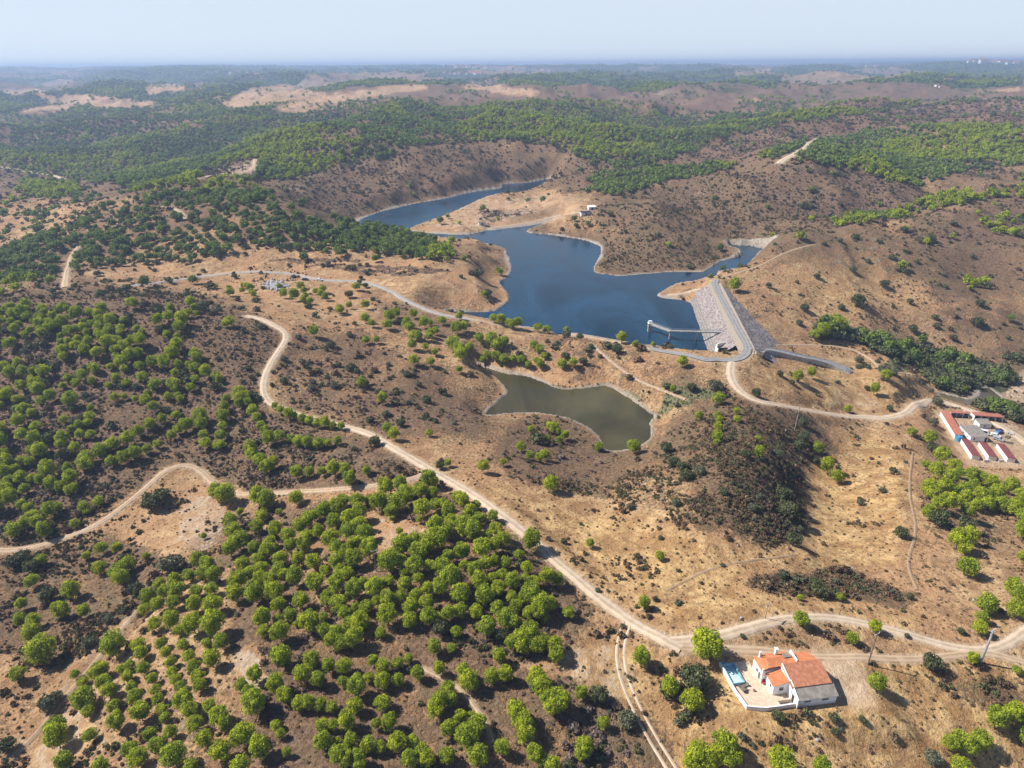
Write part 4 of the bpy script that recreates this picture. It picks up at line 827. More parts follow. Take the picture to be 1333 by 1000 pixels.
SPECIAL = {
 (917,839): 'largest bright green pine right behind the pool of the white house', (904,884): 'dark broad oak left of the swimming pool', (900,914): 'round bright pine below the dark oak left of the pool wall',
 (871,895): 'round bright pine left of the dark oak beside the pool', (1041,806): 'round pine on the bank above the orange roof casting a shadow to its right', (1137,815): 'small leafy pine at the track above the timber utility pole',
 (1108,830): 'small pine between the upper track and the yard of the white house', (1140,888): 'dark green round tree alone in the grass right of the house yard', (1264,857): 'small green bush at the foot of the concrete utility pole',
 (834,858): 'lone round pine with a bare trunk right of the twin wheel track', (838,786): 'small lone pine in golden grass above the main track bend', (955,371): 'lone dark green tree at the far end of the dam crest road',
 (1014,993): 'round pine at the bottom edge below the house terrace', (1012,934): 'dark shrub against the front terrace wall of the white house', (457,622): 'small pine at the edge of the lower dirt track with a bare trunk',
 (224,734): 'large grey green bush at the top of the parallel plantation rows', (1210,864): 'grey green olive like bush between house yard and concrete pole', (816,938): 'wide grey bush left of the twin wheel track',
 (778,906): 'dark oak bush left of the twin wheel track next to a small pine', (888,471): 'round green bush just below the asphalt junction at the dam', (60,844): 'largest round pine of the lower left gully slope', (1137,507): 'green bush alone on the bare ground above the farm track',
 (387,648): 'round pine right below the lower dirt track with its shadow on the bank', (809,439): 'light green bush on the reservoir shore right of the ridge road',
}
LAND = [('the white house', 1030, 885), ('the swimming pool', 950, 885), ('the olive green pond', 745, 545), ('the reservoir dam', 950, 415), ('the asphalt junction', 960, 468), ('the red roofed farm', 1270, 570), ('the riverside thicket', 1180, 465),
        ('the left dirt track bend', 250, 608), ('the S bend of the main track', 350, 490), ('the concrete utility pole', 1278, 850), ('the parked cars', 405, 366), ('the twin wheel track', 830, 900), ('the shore huts', 767, 276), ('the reservoir side inlet', 970, 335),
        ('the bare plantation clearing', 515, 695), ('the pale eroded bank', 318, 885), ('the main track fork', 880, 838), ('the plantation footpath', 600, 895), ('the dark scrub hill', 960, 600), ('the dirt track meeting', 560, 615), ('the lower left corner', 20, 985), ('the dark scrub patch', 1090, 765)]
ROWS_ = [('first row from left of the upper plantation block', [(210,760),(196,778),(190,792)]), ('second row from left of the upper plantation block', [(230,757),(216,772),(208,788),(204,812)]), ('third row from left of the upper plantation block', [(248,748),(232,768),(228,784),(226,808)]),
         ('fourth row from left of the upper plantation block', [(266,746),(258,768),(256,788),(254,812)]), ('right hand row of the upper plantation block', [(280,748),(276,766),(278,786),(280,812)]), ('left hand row of the lower plantation block', [(160,870),(168,882),(174,894),(180,908),(186,927)]),
         ('second row from left of the lower plantation block', [(200,884),(204,897),(208,911),(212,922),(216,933)]), ('middle row of the lower plantation block', [(212,838),(218,850),(224,862),(226,874),(230,884),(236,892)]), ('row of the lower plantation block nearest the pale bank', [(248,854),(254,868),(259,880),(262,892)])]
ORD = ['topmost', 'second from top', 'third from top', 'fourth from top', 'fifth from top', 'lowest']
ROWL = {}
for nm_, l_ in ROWS_:
    for k_, p_ in enumerate(l_): ROWL[p_] = 'green pine, ' + (ORD[k_] if k_ < len(l_) - 1 else 'lowest') + ' in the ' + nm_
def near_label(px, py, d, kind):
    L_ = min(LAND, key=lambda l: math.hypot((px - l[1]), (py - l[2]) * 1.25)); dx, dy = px - L_[1], py - L_[2]; far_ = math.hypot(dx, dy)
    side = ('right of' if dx > 0 else 'left of') if abs(dx) > abs(dy) * 1.3 else ('below' if dy > 0 else 'above')
    rel = 'close ' if far_ < 45 else ('' if far_ < 110 else 'well ')
    dist = (CZ / max(.05, math.sin(PITCH + math.atan((py - 500) / F)))) / F * d
    size = 'small' if dist < 3.4 else ('mid sized' if dist < 5.2 else 'large')
    return size, rel + side + ' ' + L_[0]
order = np.argsort(-hd)
is_p = np.array([h[3] == 'p' for h in hand])
rank_p = {i: k for k, i in enumerate([i for i in order if is_p[i]])}
stuff_pts = []; LBL = []; BUSH = []
def put_tree(i, kind, name, cat, label, group, crowns, trunks, colmesh=None):
    e = empty(name, (float(bx[i]), float(by[i]), float(bz[i]) - .05), random.uniform(0, 6.28)); D = float(diam[i])
    e.scale = (D, D, D * random.uniform(1.0, 1.2)); tag(e, label, cat, group)
    o = bpy.data.objects.new('trunk', random.choice(trunks)); link(o, e)
    o = bpy.data.objects.new('crown', random.choice(crowns)); link(o, e)
    return e
for i, (px, py, d, k, g) in enumerate(hand):
    TREE_XY.append((float(bx[i]), float(by[i])))
    sp = SPECIAL.get((int(px), int(py)))
    if k == 'p':
        if rank_p[i] < 268 or sp:
            sp = sp or ROWL.get((int(px), int(py))); sz, wh = near_label(px, py, d, k); LBL.append([put_tree(i, k, 'pine_tree', 'pine tree', sp or sz + ' rounded green pine ' + wh, None, PINE, TRUNKS), sp, sz + ' pines ' + wh, px])
        else: stuff_pts.append((bx[i], by[i], bz[i], diam[i]))
    elif k == 'o':
        e_ = put_tree(i, k, 'oak_bush', 'oak bush' if not sp or 'oak' in sp else 'bush', sp or '', None, OAK, OTRUNKS); sz, wh = near_label(px, py, d, k); BUSH.append((e_, sp, sz + ' dark green bush ' + wh, px))
    else:
        e_ = put_tree(i, k, 'grey_bush', 'bush', sp or '', None, GREY, OTRUNKS); sz, wh = near_label(px, py, d, k); BUSH.append((e_, sp, sz + ' grey green bush ' + wh, px))
NTH = ['leftmost', 'second from left', 'third from left', 'fourth from left', 'fifth from left', 'sixth from left', 'seventh from left', 'eighth from left']
from collections import defaultdict
gb = defaultdict(list)
for e_, sp, t_l, px in BUSH:
    if sp: e_['label'] = sp
    else: gb[t_l].append((px, e_))
for t_l, l_ in gb.items():
    l_.sort(key=lambda q: q[0])
    for k_, (px, e_) in enumerate(l_): e_['label'] = t_l if len(l_) == 1 else (NTH[k_] if k_ < len(l_) - 1 or len(l_) > 8 else 'rightmost') + ' ' + t_l
gp = defaultdict(list); PXS = {}
for e_, sp, g_, px in LBL:
    if not sp: gp[g_].append(e_); PXS[e_.name] = px
NUMW = 'two three four five six seven eight nine ten eleven twelve'.split()
for g_, l_ in gp.items():
    if len(l_) > 1:
        l_.sort(key=lambda e: PXS[e.name])
        for k_, e_ in enumerate(l_):
            e_['group'] = g_
            if len(l_) <= 12:
                o_ = 'rightmost' if k_ == len(l_) - 1 else (NTH + ['ninth from left', 'tenth from left', 'eleventh from left'])[k_]
                lb = o_ + ' of the ' + NUMW[len(l_) - 2] + ' ' + g_
                e_['label'] = lb if len(lb.split()) <= 16 else lb.replace('mid sized', 'medium').replace('the meeting of the two dirt tracks', 'the dirt track meeting')

# ------------------------------------------------------------------ scattering (woods and scrub nobody could count)
def scatter(name, pts, scale, meshes, vidx, label, zs=None):
    pts = np.asarray(pts, np.float32); n_ = len(pts)
    me = bpy.data.meshes.new(name); me.vertices.add(n_); me.vertices.foreach_set('co', pts.ravel())
    for an, ty, va in (('sc', 'FLOAT', scale), ('rz', 'FLOAT', rng.uniform(0, 6.28, n_)), ('vi', 'INT', vidx), ('zs', 'FLOAT', zs if zs is not None else rng.uniform(.85, 1.15, n_))):
        a = me.attributes.new(an, ty, 'POINT'); a.data.foreach_set('value', np.asarray(va, np.int32 if ty == 'INT' else np.float32))
    o = bpy.data.objects.new(name, me); link(o); tag(o, label, None, None, 'stuff')
    ng = bpy.data.node_groups.new(name, 'GeometryNodeTree'); ng.interface.new_socket('Geometry', in_out='INPUT', socket_type='NodeSocketGeometry'); ng.interface.new_socket('Geometry', in_out='OUTPUT', socket_type='NodeSocketGeometry')
    N = ng.nodes; K_ = ng.links; gi = N.new('NodeGroupInput'); gout = N.new('NodeGroupOutput'); ip = N.new('GeometryNodeInstanceOnPoints'); jn = N.new('GeometryNodeJoinGeometry')
    for m in reversed(meshes):
        src = bpy.data.objects.new('source', m); oi = N.new('GeometryNodeObjectInfo'); oi.inputs['Object'].default_value = src; oi.inputs['As Instance'].default_value = True
        K_.new(oi.outputs['Geometry'], jn.inputs[0])
    def at_(nm, dt):
        q = N.new('GeometryNodeInputNamedAttribute'); q.data_type = dt; q.inputs[0].default_value = nm; return q.outputs[0]
    K_.new(gi.outputs[0], ip.inputs['Points']); K_.new(jn.outputs[0], ip.inputs['Instance']); ip.inputs['Pick Instance'].default_value = True
    K_.new(at_('vi', 'INT'), ip.inputs['Instance Index'])
    cr = N.new('ShaderNodeCombineXYZ'); K_.new(at_('rz', 'FLOAT'), cr.inputs[2]); K_.new(cr.outputs[0], ip.inputs['Rotation'])
    sc_ = at_('sc', 'FLOAT'); cs = N.new('ShaderNodeCombineXYZ'); K_.new(sc_, cs.inputs[0]); K_.new(sc_, cs.inputs[1]); mm = N.new('ShaderNodeMath'); mm.operation = 'MULTIPLY'; K_.new(sc_, mm.inputs[0]); K_.new(at_('zs', 'FLOAT'), mm.inputs[1]); K_.new(mm.outputs[0], cs.inputs[2])
    K_.new(cs.outputs[0], ip.inputs['Scale']); K_.new(ip.outputs[0], gout.inputs[0])
    md = o.modifiers.new('scatter', 'NODES'); md.node_group = ng
    return o
lake_b = [(P_, wl) for nm, P_, wl, br in wl_polys]
def sample(y0, y1, sp, umax=.80):
    """jittered points whose spacing sp(y) grows with the distance"""
    out = []; y = y0
    while y < y1:
        s = sp(y); k = int(2 * umax * (y + 57) / s)
        if k > 0:
            xs = (np.arange(k) + .5) * s - umax * (y + 57) + (s * .5 if len(out) % 2 else 0)
            out.append(np.stack([xs + rng.uniform(-.42, .42, k) * s, y + rng.uniform(-.42, .42, k) * s], 1))
        y += s * .9
    return np.concatenate(out)
def masked(Pn):
    """keep off roads, water, houses"""
    x, y = Pn[:, 0], Pn[:, 1]
    fv = np.interp(y, V, np.arange(NV)); fu = (x / (y + 57) + .95) / 1.9 * (NU - 1)
    i = np.clip(np.round(fv).astype(int), 0, NV - 1); j = np.clip(np.round(fu).astype(int), 0, NU - 1)
    ok = (ROADM[i, j] < .25) & (SHORE[i, j] > 4) & (POND_D[i, j] > 1.2) & (FARM[i, j] < .1) & (YARD[i, j] < .2)
    ss = (x - dam_a[0]) * dam_n[0] + (y - dam_a[1]) * dam_n[1]; tt = (x - dam_a[0]) * dam_t[0] + (y - dam_a[1]) * dam_t[1]
    ok &= ~((tt > -2) & (tt < dam_L + 1) & (ss > -24) & (ss < 30) & (np.abs(ss) < 30 * (1 - tt / dam_L * .7)))
    a = (x - HO[0]) * e1[0] + (y - HO[1]) * e1[1]; b = (x - HO[0]) * e2[0] + (y - HO[1]) * e2[1]
    ok &= ~((a > -12.6) & (a < 10) & (b > -1.2) & (b < 14))
    return Pn[ok]
def free_of(Pn, T_, r):
    T_ = np.array(T_); ok = np.ones(len(Pn), bool)
    for a in range(0, len(Pn), 4000):
        q = Pn[a:a + 4000]; d2 = ((q[:, None, 0] - T_[None, :, 0]) ** 2 + (q[:, None, 1] - T_[None, :, 1]) ** 2).min(1); ok[a:a + 4000] = d2 > r * r
    return Pn[ok]
def on(px, py): x, y, z = hit([px], [py]); return (float(x[0]), float(y[0]), float(z[0]) + .03)
VIL = [(578,97,1),(586,98,1),(592,97,1),(598,96.5,1),(607,97.5,1),(611,95,1),(614,97,1),(620,97.5,1.6),(622,98,1),(556,97,1),(551,97.5,1),(593,88.5,1),(598,88.5,1.4),(604,89,1),(610,89,1.3),(617,89,1),(621,89.5,1.2),(632,89.5,1),(640,90.5,1),(645,91,1.2),(663,90,1),(668,91,1.5),(675,91,1),(697,93,1),(706,93,1),(716,92.5,1),
       (1262,82.5,1.3),(1268,82.5,1.3),(1279,82.8,1.6),(1288,83,1),(1295,83,1.3),(1303,84,1.5),(1312,84.5,1.3),(1322,84,1.5),(1219,113,1),(1224,114,.8),(1231,105,1.2),(1238,105,.8),(556,122,.6),(1140,89,1),(1128,88,.8),(957,79,1),(1001,82,.8),(1046,81,.8),(300,97,1),(310,95,.8),(322,96,.8),(334,99,1),(270,95,.8),(340,104,.7),(352,102,.7),(430,112,.5)]
VP = [on(q[0], q[1]) for q in VIL]
# woods
Pw = np.concatenate([sample(150, 900, lambda y: 5.6), sample(900, 9000, lambda y: max(6.4, y / 190))])
Pw = masked(Pw); zw = H(Pw[:, 0], Pw[:, 1]); Fd = cover('F', Pw[:, 0], Pw[:, 1], zw, .7)
dq = np.hypot(Pw[:, 0], Pw[:, 1]); fp_, fq_ = far_patches(Pw[:, 0], Pw[:, 1]); Fd = Fd * (1 - .82 * np.maximum(fp_, fq_)); clump = fbm(Pw[:, 0], Pw[:, 1], 34, 3, 91) * .35 + fbm(Pw[:, 0], Pw[:, 1], 150, 3, 95) * .3 + fbm(Pw[:, 0], Pw[:, 1], 480, 3, 97) * .35; clump = (clump - .5) * (1 + .8 * sm(700, 1600, dq)) + .5 - .03 * sm(900, 2000, dq)
keep = rng.uniform(0, 1, len(Pw)) < np.clip(Fd * 1.15 * sm(.34, .56, clump + (Fd - .5) * .35) + .012 * (Fd < .1), 0, 1)
Pw = Pw[keep]
for q in VP:
    dq = math.hypot(q[0], q[1]); Pw = Pw[~((np.abs(Pw[:, 0] - q[0]) < dq * .005) & (Pw[:, 1] < q[1] + dq * .01) & (Pw[:, 1] > q[1] - dq * .09))]
zw = H(Pw[:, 0], Pw[:, 1])
n_near = Pw[:, 1] < 420
k2 = np.ones(len(Pw), bool); k2[n_near] = False
nb = free_of(Pw[n_near], TREE_XY, 3.4); Pw = np.concatenate([nb, Pw[k2]]); zw = H(Pw[:, 0], Pw[:, 1])
dw = np.hypot(Pw[:, 0], Pw[:, 1]); sc_w = rng.uniform(3.2, 6.0, len(Pw)) * np.minimum(2.6, np.maximum(1, dw / 1500) ** .8) * (1 + .12 * sm(350, 600, dw))
ppx, ppy, _ = proj(Pw[:, 0], Pw[:, 1], zw)
darkoak = rng.uniform(0, 1, len(Pw)) < .12
vi = np.where(dw < 700, rng.integers(0, 4, len(Pw)), rng.integers(4, 7, len(Pw))); vi = np.where(darkoak, rng.integers(7, 9, len(Pw)), vi); vi = np.where((dw < 430) & ~darkoak, rng.integers(9, 15, len(Pw)), vi)
br_ = (fbm(Pw[:, 0], Pw[:, 1], 130, 3, 151) > .53) & ~darkoak & (dw >= 430); vi = np.where(br_, rng.integers(15, 18, len(Pw)), vi)
allp = np.stack([Pw[:, 0], Pw[:, 1], zw - .1], 1)
sp_ = np.array(stuff_pts)
pine_vi = rng.integers(0, 6, len(sp_))
scatter('smaller_pines', sp_[:, :3], sp_[:, 3], PINE, pine_vi, 'smaller pines of the plantations and slopes too many to set apart')
scatter('distant_woodland', allp, sc_w, PINE_LOW + PINE_FAR + OAK_LOW + PINE + PINE_MID, vi, 'green pine woodland covering the hills behind and around the reservoir')
# riverside thicket
Pd = masked(sample(280, 520, lambda y: 3.4)); zd = H(Pd[:, 0], Pd[:, 1]); kd = cover('D', Pd[:, 0], Pd[:, 1], zd, .4) > .4
Pd = Pd[kd]; zd = zd[kd]
scatter('riverside_thicket', np.stack([Pd[:, 0], Pd[:, 1], zd - .3], 1), rng.uniform(4, 8.5, len(Pd)), OAK_LOW + PINE_LOW[:2], np.where(rng.uniform(0, 1, len(Pd)) < .8, rng.integers(0, 2, len(Pd)), rng.integers(2, 4, len(Pd))), 'dark green thicket of trees along the river below the dam')
# medium bushes on the open slopes
Pb = masked(sample(230, 1300, lambda y: max(4.2, y / 75))); zb = H(Pb[:, 0], Pb[:, 1])
Sb = cover('S', Pb[:, 0], Pb[:, 1], zb) * (1 - cover('B', Pb[:, 0], Pb[:, 1], zb)); cb_ = fbm(Pb[:, 0], Pb[:, 1], 45, 3, 141)
keep = rng.uniform(0, 1, len(Pb)) < np.clip((cb_ - .42) * 3.2, 0, 1) * np.clip(Sb, 0, .7) * .5; Pb = Pb[keep]; zb = zb[keep]
Pb = free_of(Pb, TREE_XY, 3); zb = H(Pb[:, 0], Pb[:, 1])
scatter('hillside_bushes', np.stack([Pb[:, 0], Pb[:, 1], zb - .15], 1), rng.gamma(4, .55, len(Pb)) + .6, OAK_LOW + GREY[:2] + [TUFTS[3], TUFTS[0]], rng.integers(0, 6, len(Pb)), 'dark and grey green bushes dotted over the open hillsides')
# scrub
Ps = masked(sample(70, 1500, lambda y: max(.62, y / 230), .84)); zs_ = H(Ps[:, 0], Ps[:, 1])
Sd = cover('S', Ps[:, 0], Ps[:, 1], zs_); Sd = Sd + .14 * sm(380, 600, np.hypot(Ps[:, 0], Ps[:, 1])) * (Sd > .3); Gd = cover('G', Ps[:, 0], Ps[:, 1], zs_); Bd = cover('B', Ps[:, 0], Ps[:, 1], zs_); Pu = cover('P', Ps[:, 0], Ps[:, 1], zs_); Lu = cover('L', Ps[:, 0], Ps[:, 1], zs_, .5)
cl = fbm(Ps[:, 0], Ps[:, 1], 7, 3, 61) * .45 + fbm(Ps[:, 0], Ps[:, 1], 30, 3, 64) * .35 + fbm(Ps[:, 0], Ps[:, 1], 110, 2, 67) * .2
pr = np.clip((cl - (.70 - .42 * Sd)) * 5, 0, 1) * .75; lowp = pr < .05; pr = pr + .11; pr = pr * (1 - .7 * Bd); pr = np.maximum(pr, Lu * .7)
keep = rng.uniform(0, 1, len(Ps)) < pr; Ps = Ps[keep]; zs_ = zs_[keep]; Sd = Sd[keep]; Gd = Gd[keep]; Pu = Pu[keep]; Lu = Lu[keep]; lowp = lowp[keep]
u = rng.uniform(0, 1, len(Ps)); hue = fbm(Ps[:, 0], Ps[:, 1], 18, 3, 77)
vi = np.where(u < .38, 0, np.where(u < .62, 1, np.where(u < .8, 4, 3)))
vi = np.where((Pu > .3) & (u < .6), 2, vi); vi = np.where((hue > .56) & (u > .55), 3, vi); vi = np.where(u > .988, 5, vi); vi = np.where((u > .96) & (u < .988), 6, vi); vi = np.where(Lu > .4, 7, vi)
ds = np.hypot(Ps[:, 0], Ps[:, 1]); ss = rng.gamma(3.2, .24, len(Ps)) * np.maximum(1, ds / 380) * np.where(vi >= 5, 1.35, 1)
ss = np.clip(ss, .35, 6); ss = np.where(vi == 4, ss * .75, ss); big = rng.uniform(0, 1, len(Ps)) < .13; ss = np.where(lowp & ~big, np.minimum(ss * .6, .75 * np.maximum(1, ds / 380)), ss); vi = np.where(lowp & ~big & (vi != 7), np.where(u < .7, 4, 0), vi)
scatter('dry_scrub', np.stack([Ps[:, 0], Ps[:, 1], zs_ - .08], 1), ss, TUFTS, vi, 'brown and grey scrub and dry grass tufts covering the hillsides')
print('counts', len(hand), len(sp_), len(Pw), len(Pd), len(Ps))


# ------------------------------------------------------------------ the white house (local frame: u along the front, v away from the camera)
def window(parent, x0, x1, z0, z1, y=None, x=None, side=1, glass='glass_dark', name='window'):
    """window in a wall facing -y (y given) or facing -x/+x (x given, then x0,x1 run along y); frame with glass as sub-part"""
    f = MB(); g = MB(); t = .06
    if y is not None:
        for a, b, c, d in ((x0 - t, x1 + t, z1, z1 + t), (x0 - t, x1 + t, z0 - t, z0), (x0 - t, x0, z0, z1), (x1, x1 + t, z0, z1)): f.box(a, b, y - .05 * side if side > 0 else y, y if side > 0 else y + .05, c, d)
        g.box(x0, x1, min(y - .02 * side, y), max(y - .02 * side, y), z0, z1)
    else:
        for a, b, c, d in ((x0 - t, x1 + t, z1, z1 + t), (x0 - t, x1 + t, z0 - t, z0), (x0 - t, x0, z0, z1), (x1, x1 + t, z0, z1)): f.box(min(x - .05 * side, x), max(x - .05 * side, x), a, b, c, d)
        g.box(min(x - .02 * side, x), max(x - .02 * side, x), x0, x1, z0, z1)
    o = f.build(name, 'dull_plaster', parent); g.build('pane' if name == 'window' else 'leaf', glass, o); return o  # a dark_opening leaf paints in the darkness of an open doorway
house = empty('white_house', (float(HO[0]), float(HO[1]), 0), HA)
tag(house, 'white country house with orange tiled roofs and a grey shed roof beside the pool', 'house')
w_ = MB()
def prism(w, x0, x1, y0, y1, za, zb, axis='y'):
    """walls block whose top slopes from za (at y0 or x0) to zb (at y1 or x1)"""
    if axis == 'y': top = [(x0, y0, za), (x1, y0, za), (x1, y1, zb), (x0, y1, zb)]
    else: top = [(x0, y0, za), (x1, y0, zb), (x1, y1, zb), (x0, y1, za)]
    return w.hexa([(x0, y0, -.6), (x1, y0, -.6), (x1, y1, -.6), (x0, y1, -.6)], top)
prism(w_, 0, 8.3, -.1, 2.15, 2.1, 3.05)                    # shed
prism(w_, -.55, 8.0, 2.152, 6.9, 3.25, 4.45)               # big wing
prism(w_, 3.0, 7.4, 6.902, 10.3, 4.35, 3.3)                # back wing
prism(w_, -4.55, 2.998, 6.902, 10.9, 3.2, 3.2)             # left wing
prism(w_, -3.75, -.552, 3.5, 6.9, 2.6, 3.45, 'x')          # annex
# low slab stepping between the shed front and its left side
w_.build('wall', 'whitewash', house)
gw = MB(); gw.hexa([(-4.55, 6.93, 3.2), (-3.6, 6.93, 3.2), (-.0, 6.93, 3.2), (2.9, 6.93, 3.2)], [(-4.55, 7.1, 3.25), (-3.6, 7.1, 4.0), (-.0, 7.1, 4.4), (2.9, 7.1, 4.4)])
r1 = MB().slab([(-.75, 1.95, 3.42), (8.15, 1.95, 3.42), (8.15, 7.0, 4.72), (-.75, 7.0, 4.72)], .16); r1.build('roof', 'old_tiles', house)
r2 = MB().slab([(2.95, 7.0, 4.74), (7.6, 7.0, 4.74), (7.25, 10.55, 3.55), (2.75, 10.55, 3.55)], .16); r2.build('roof', 'terracotta', house)
r3 = MB(); r3.slab([(-3.4, 6.95, 4.02), (2.9, 6.95, 4.35), (2.9, 9.0, 4.62), (-2.9, 9.0, 4.5)], .14); r3.slab([(-2.9, 9.002, 4.5), (2.9, 9.002, 4.62), (2.6, 11.15, 3.5), (-3.2, 11.15, 3.5)], .14); r3.slab([(-4.75, 6.95, 3.22), (-3.402, 6.95, 4.02), (-2.9, 8.99, 4.5), (-4.75, 11.15, 3.25)], .14)
r3.build('roof', 'terracotta', house)
r4 = MB().slab([(-3.95, 3.3, 2.66), (-.6, 3.3, 3.55), (-.6, 6.9, 3.55), (-3.95, 6.9, 2.66)], .12); r4.build('roof', 'terracotta', house)
r5 = MB().slab([(-.35, -.4, 2.2), (8.5, -.4, 2.2), (8.5, 2.0, 3.2), (-.35, 2.0, 3.2)], .09); r5.build('shed_roof', 'grey_sheet', house)
pp = MB(); pp.hexa([(-.62, 3.2, 3.0), (-.4, 3.2, 3.0), (-.4, 6.95, 3.0), (-.62, 6.95, 3.0)], [(-.62, 3.2, 4.0), (-.4, 3.2, 4.0), (-.4, 6.95, 4.95), (-.62, 6.95, 4.95)]).box(2.93, 3.2, 7.2, 10.1, 3.3, 5.0).box(-4.75, -4.5, 6.7, 6.95, -.1, 4.1).hexa([(-.4, -.35, -.3), (-.15, -.35, -.3), (-.15, 3.4, -.3), (-.4, 3.4, -.3)], [(-.4, -.35, 2.35), (-.15, -.35, 2.35), (-.15, 3.4, 4.05), (-.4, 3.4, 4.05)])
pp.build('parapet', 'whitewash', house)
c_ = MB().box(-.35, .15, 10.1, 10.6, 3.3, 5.5).box(-.45, .25, 10.0, 10.7, 5.5, 5.62); c_.build('chimney', 'whitewash', house)
c_ = MB().box(-3.6, -3.2, 10.5, 10.9, 3.3, 4.8); c_.build('chimney', 'whitewash', house)
rt_ = MB().box(.9, 2.5, 8.5, 9.6, 4.45, 4.75); rt_.build('roof_hatch', 'grey_sheet', house)
window(house, -2.4, -1.5, 1.1, 2.0, y=3.5); window(house, 8.6, 9.3, 1.0, 1.9, x=-4.55); window(house, 1.2, 2.6, 1.2, 1.6, y=-.1); window(house, 5.1, 6.6, 1.2, 1.6, y=-.1); window(house, 4.4, 4.9, 1.2, 2.0, x=-3.75)
window(house, 7.5, 8.3, 0, 2.0, x=-4.55, glass='timber', name='door'); window(house, 1.0, 1.8, 0, 2.0, x=-.4, glass='dark_opening', name='door'); window(house, 2.2, 3.0, 0, 2.0, x=-.402, glass='dark_opening', name='door')
def local_thing(name, label, cat, group=None, loc=(0, 0, 0), rz=0):
    p = HO + e1 * loc[0] + e2 * loc[1]; return tag(empty(name, (float(p[0]), float(p[1]), loc[2]), HA + rz), label, cat, group)
tr = local_thing('paved_terrace', 'pinkish tiled terrace spread out in front of the white house', 'terrace')
MB().hexa([(-10.5, 1.0, -.5), (-6.0, .15, -.5), (-.41, .4, -.5), (-.41, 3.49, -.5), (-4.56, 6.9, -.5), (-4.56, 12.7, -.5), (-8.1, 12.9, -.5), (-8.1, 7.0, -.5), (-11.1, 6.9, -.5)],
          [(-10.5, 1.0, .04), (-6.0, .15, .04), (-.41, .4, .04), (-.41, 3.49, .04), (-4.56, 6.9, .04), (-4.56, 12.7, .04), (-8.1, 12.9, .04), (-8.1, 7.0, .04), (-11.1, 6.9, .04)]).build('paving', 'terrace_paving', tr)
tw = local_thing('terrace_wall', 'curved white wall around the terrace and pool of the house', 'wall')
wp = [(-11.35, 12.6), (-11.3, 10), (-11.3, 7.2), (-11.1, 4.6), (-10.55, 1.1), (-9.0, .62), (-6.8, .15), (-4, .12), (-.42, .2)]
m_ = MB()
for k in range(len(wp) - 1):
    a, b = wp[k], wp[k + 1]; dx, dy = b[0] - a[0], b[1] - a[1]; l = math.hypot(dx, dy); nx, ny = -dy / l * .14, dx / l * .14; z1 = .95 if k < 3 else 1.0; ex, ey = dx / l * .1, dy / l * .1
    m_.hexa([(a[0] - nx, a[1] - ny, -1), (b[0] + ex - nx, b[1] + ey - ny, -1), (b[0] + ex + nx, b[1] + ey + ny, -1), (a[0] + nx, a[1] + ny, -1)], [(a[0] - nx, a[1] - ny, z1 + .003 * k), (b[0] + ex - nx, b[1] + ey - ny, z1 + .003 * k), (b[0] + ex + nx, b[1] + ey + ny, z1 + .003 * k), (a[0] + nx, a[1] + ny, z1 + .003 * k)])
m_.build('wall_body', 'whitewash', tw)
pl = local_thing('swimming_pool', 'raised rectangular blue swimming pool at the left end of the terrace', 'swimming pool')
rim = MB().box(-11.1, -8.2, 12.0, 12.25, -.3, .75).box(-11.1, -8.2, 6.9, 7.12, -.3, .75).box(-11.1, -10.85, 7.121, 11.999, -.3, .752).box(-8.45, -8.2, 7.121, 11.999, -.3, .752); rim.build('pool_wall', 'pool_paint', pl)
MB().box(-10.849, -8.451, 7.121, 11.999, -.2, .12).build('pool_floor', 'pool_floor', pl)
MB().box(-10.9, -10.3, 12.27, 12.8, 0, .9).build('pump_box', 'blue_plastic', pl)
MB().tube((-8.6, 8.2, .75), (-8.6, 8.2, 1.25), .03).tube((-8.2, 8.2, .1), (-8.6, 8.2, 1.25), .03).tube((-8.6, 7.8, .75), (-8.6, 7.8, 1.25), .03).tube((-8.2, 7.8, .1), (-8.6, 7.8, 1.25), .03).build('ladder', 'steel', pl)
tb = local_thing('garden_table', 'dark round garden table with chairs on the terrace by the pool', 'table', loc=(-9.4, 5.3, .04))
MB().tube((0, 0, .7), (0, 0, .75), .55, n=14).build('table_top', 'timber', tb); MB().tube((0, 0, 0), (0, 0, .7), .05).build('leg', 'timber', tb)
for k, (a, b, lb) in enumerate(((.85, .2, 'dark garden chair on the right of the round terrace table'), (-.3, .9, 'dark garden chair behind the round terrace table'))):
    t_c = local_thing('garden_chair', lb, 'chair', loc=(-9.4 + a, 5.3 + b, .04), rz=k * 1.9)
    MB().box(-.22, .22, -.22, .22, .40, .45).build('seat', 'timber', t_c); MB().box(-.22, .22, .19, .23, .451, .9).build('backrest', 'timber', t_c)
    for sx in (-.19, .19):
        for sy in (-.19, .19): MB().box(sx - .02, sx + .02, sy - .02, sy + .02, 0, .399).build('leg', 'timber', t_c)
lo = local_thing('lounger', 'dark lounger folded beside the near end of the pool', 'lounger', loc=(-8.6, 6.4, .04), rz=.2)
MB().box(-.9, .5, -.3, .3, .25, .32).build('seat', 'timber', lo); MB().hexa([(.5, -.3, .27), (.55, -.3, .22), (.55, .3, .22), (.5, .3, .27)], [(1.0, -.3, .7), (1.05, -.3, .66), (1.05, .3, .66), (1.0, .3, .7)]).build('backrest', 'timber', lo)
for sx in (-.8, .4):
    for sy in (-.25, .25): MB().box(sx - .02, sx + .02, sy - .02, sy + .02, 0, .249).build('leg', 'timber', lo)
rc = local_thing('red_armchair', 'small red chair against the white wall by the house door', 'chair', loc=(-4.1, 6.5, .04))
MB().box(-.3, .3, -.3, .3, .15, .45).build('seat', 'red_cloth', rc); MB().box(-.3, .3, .2, .32, .451, .95).build('backrest', 'red_cloth', rc)
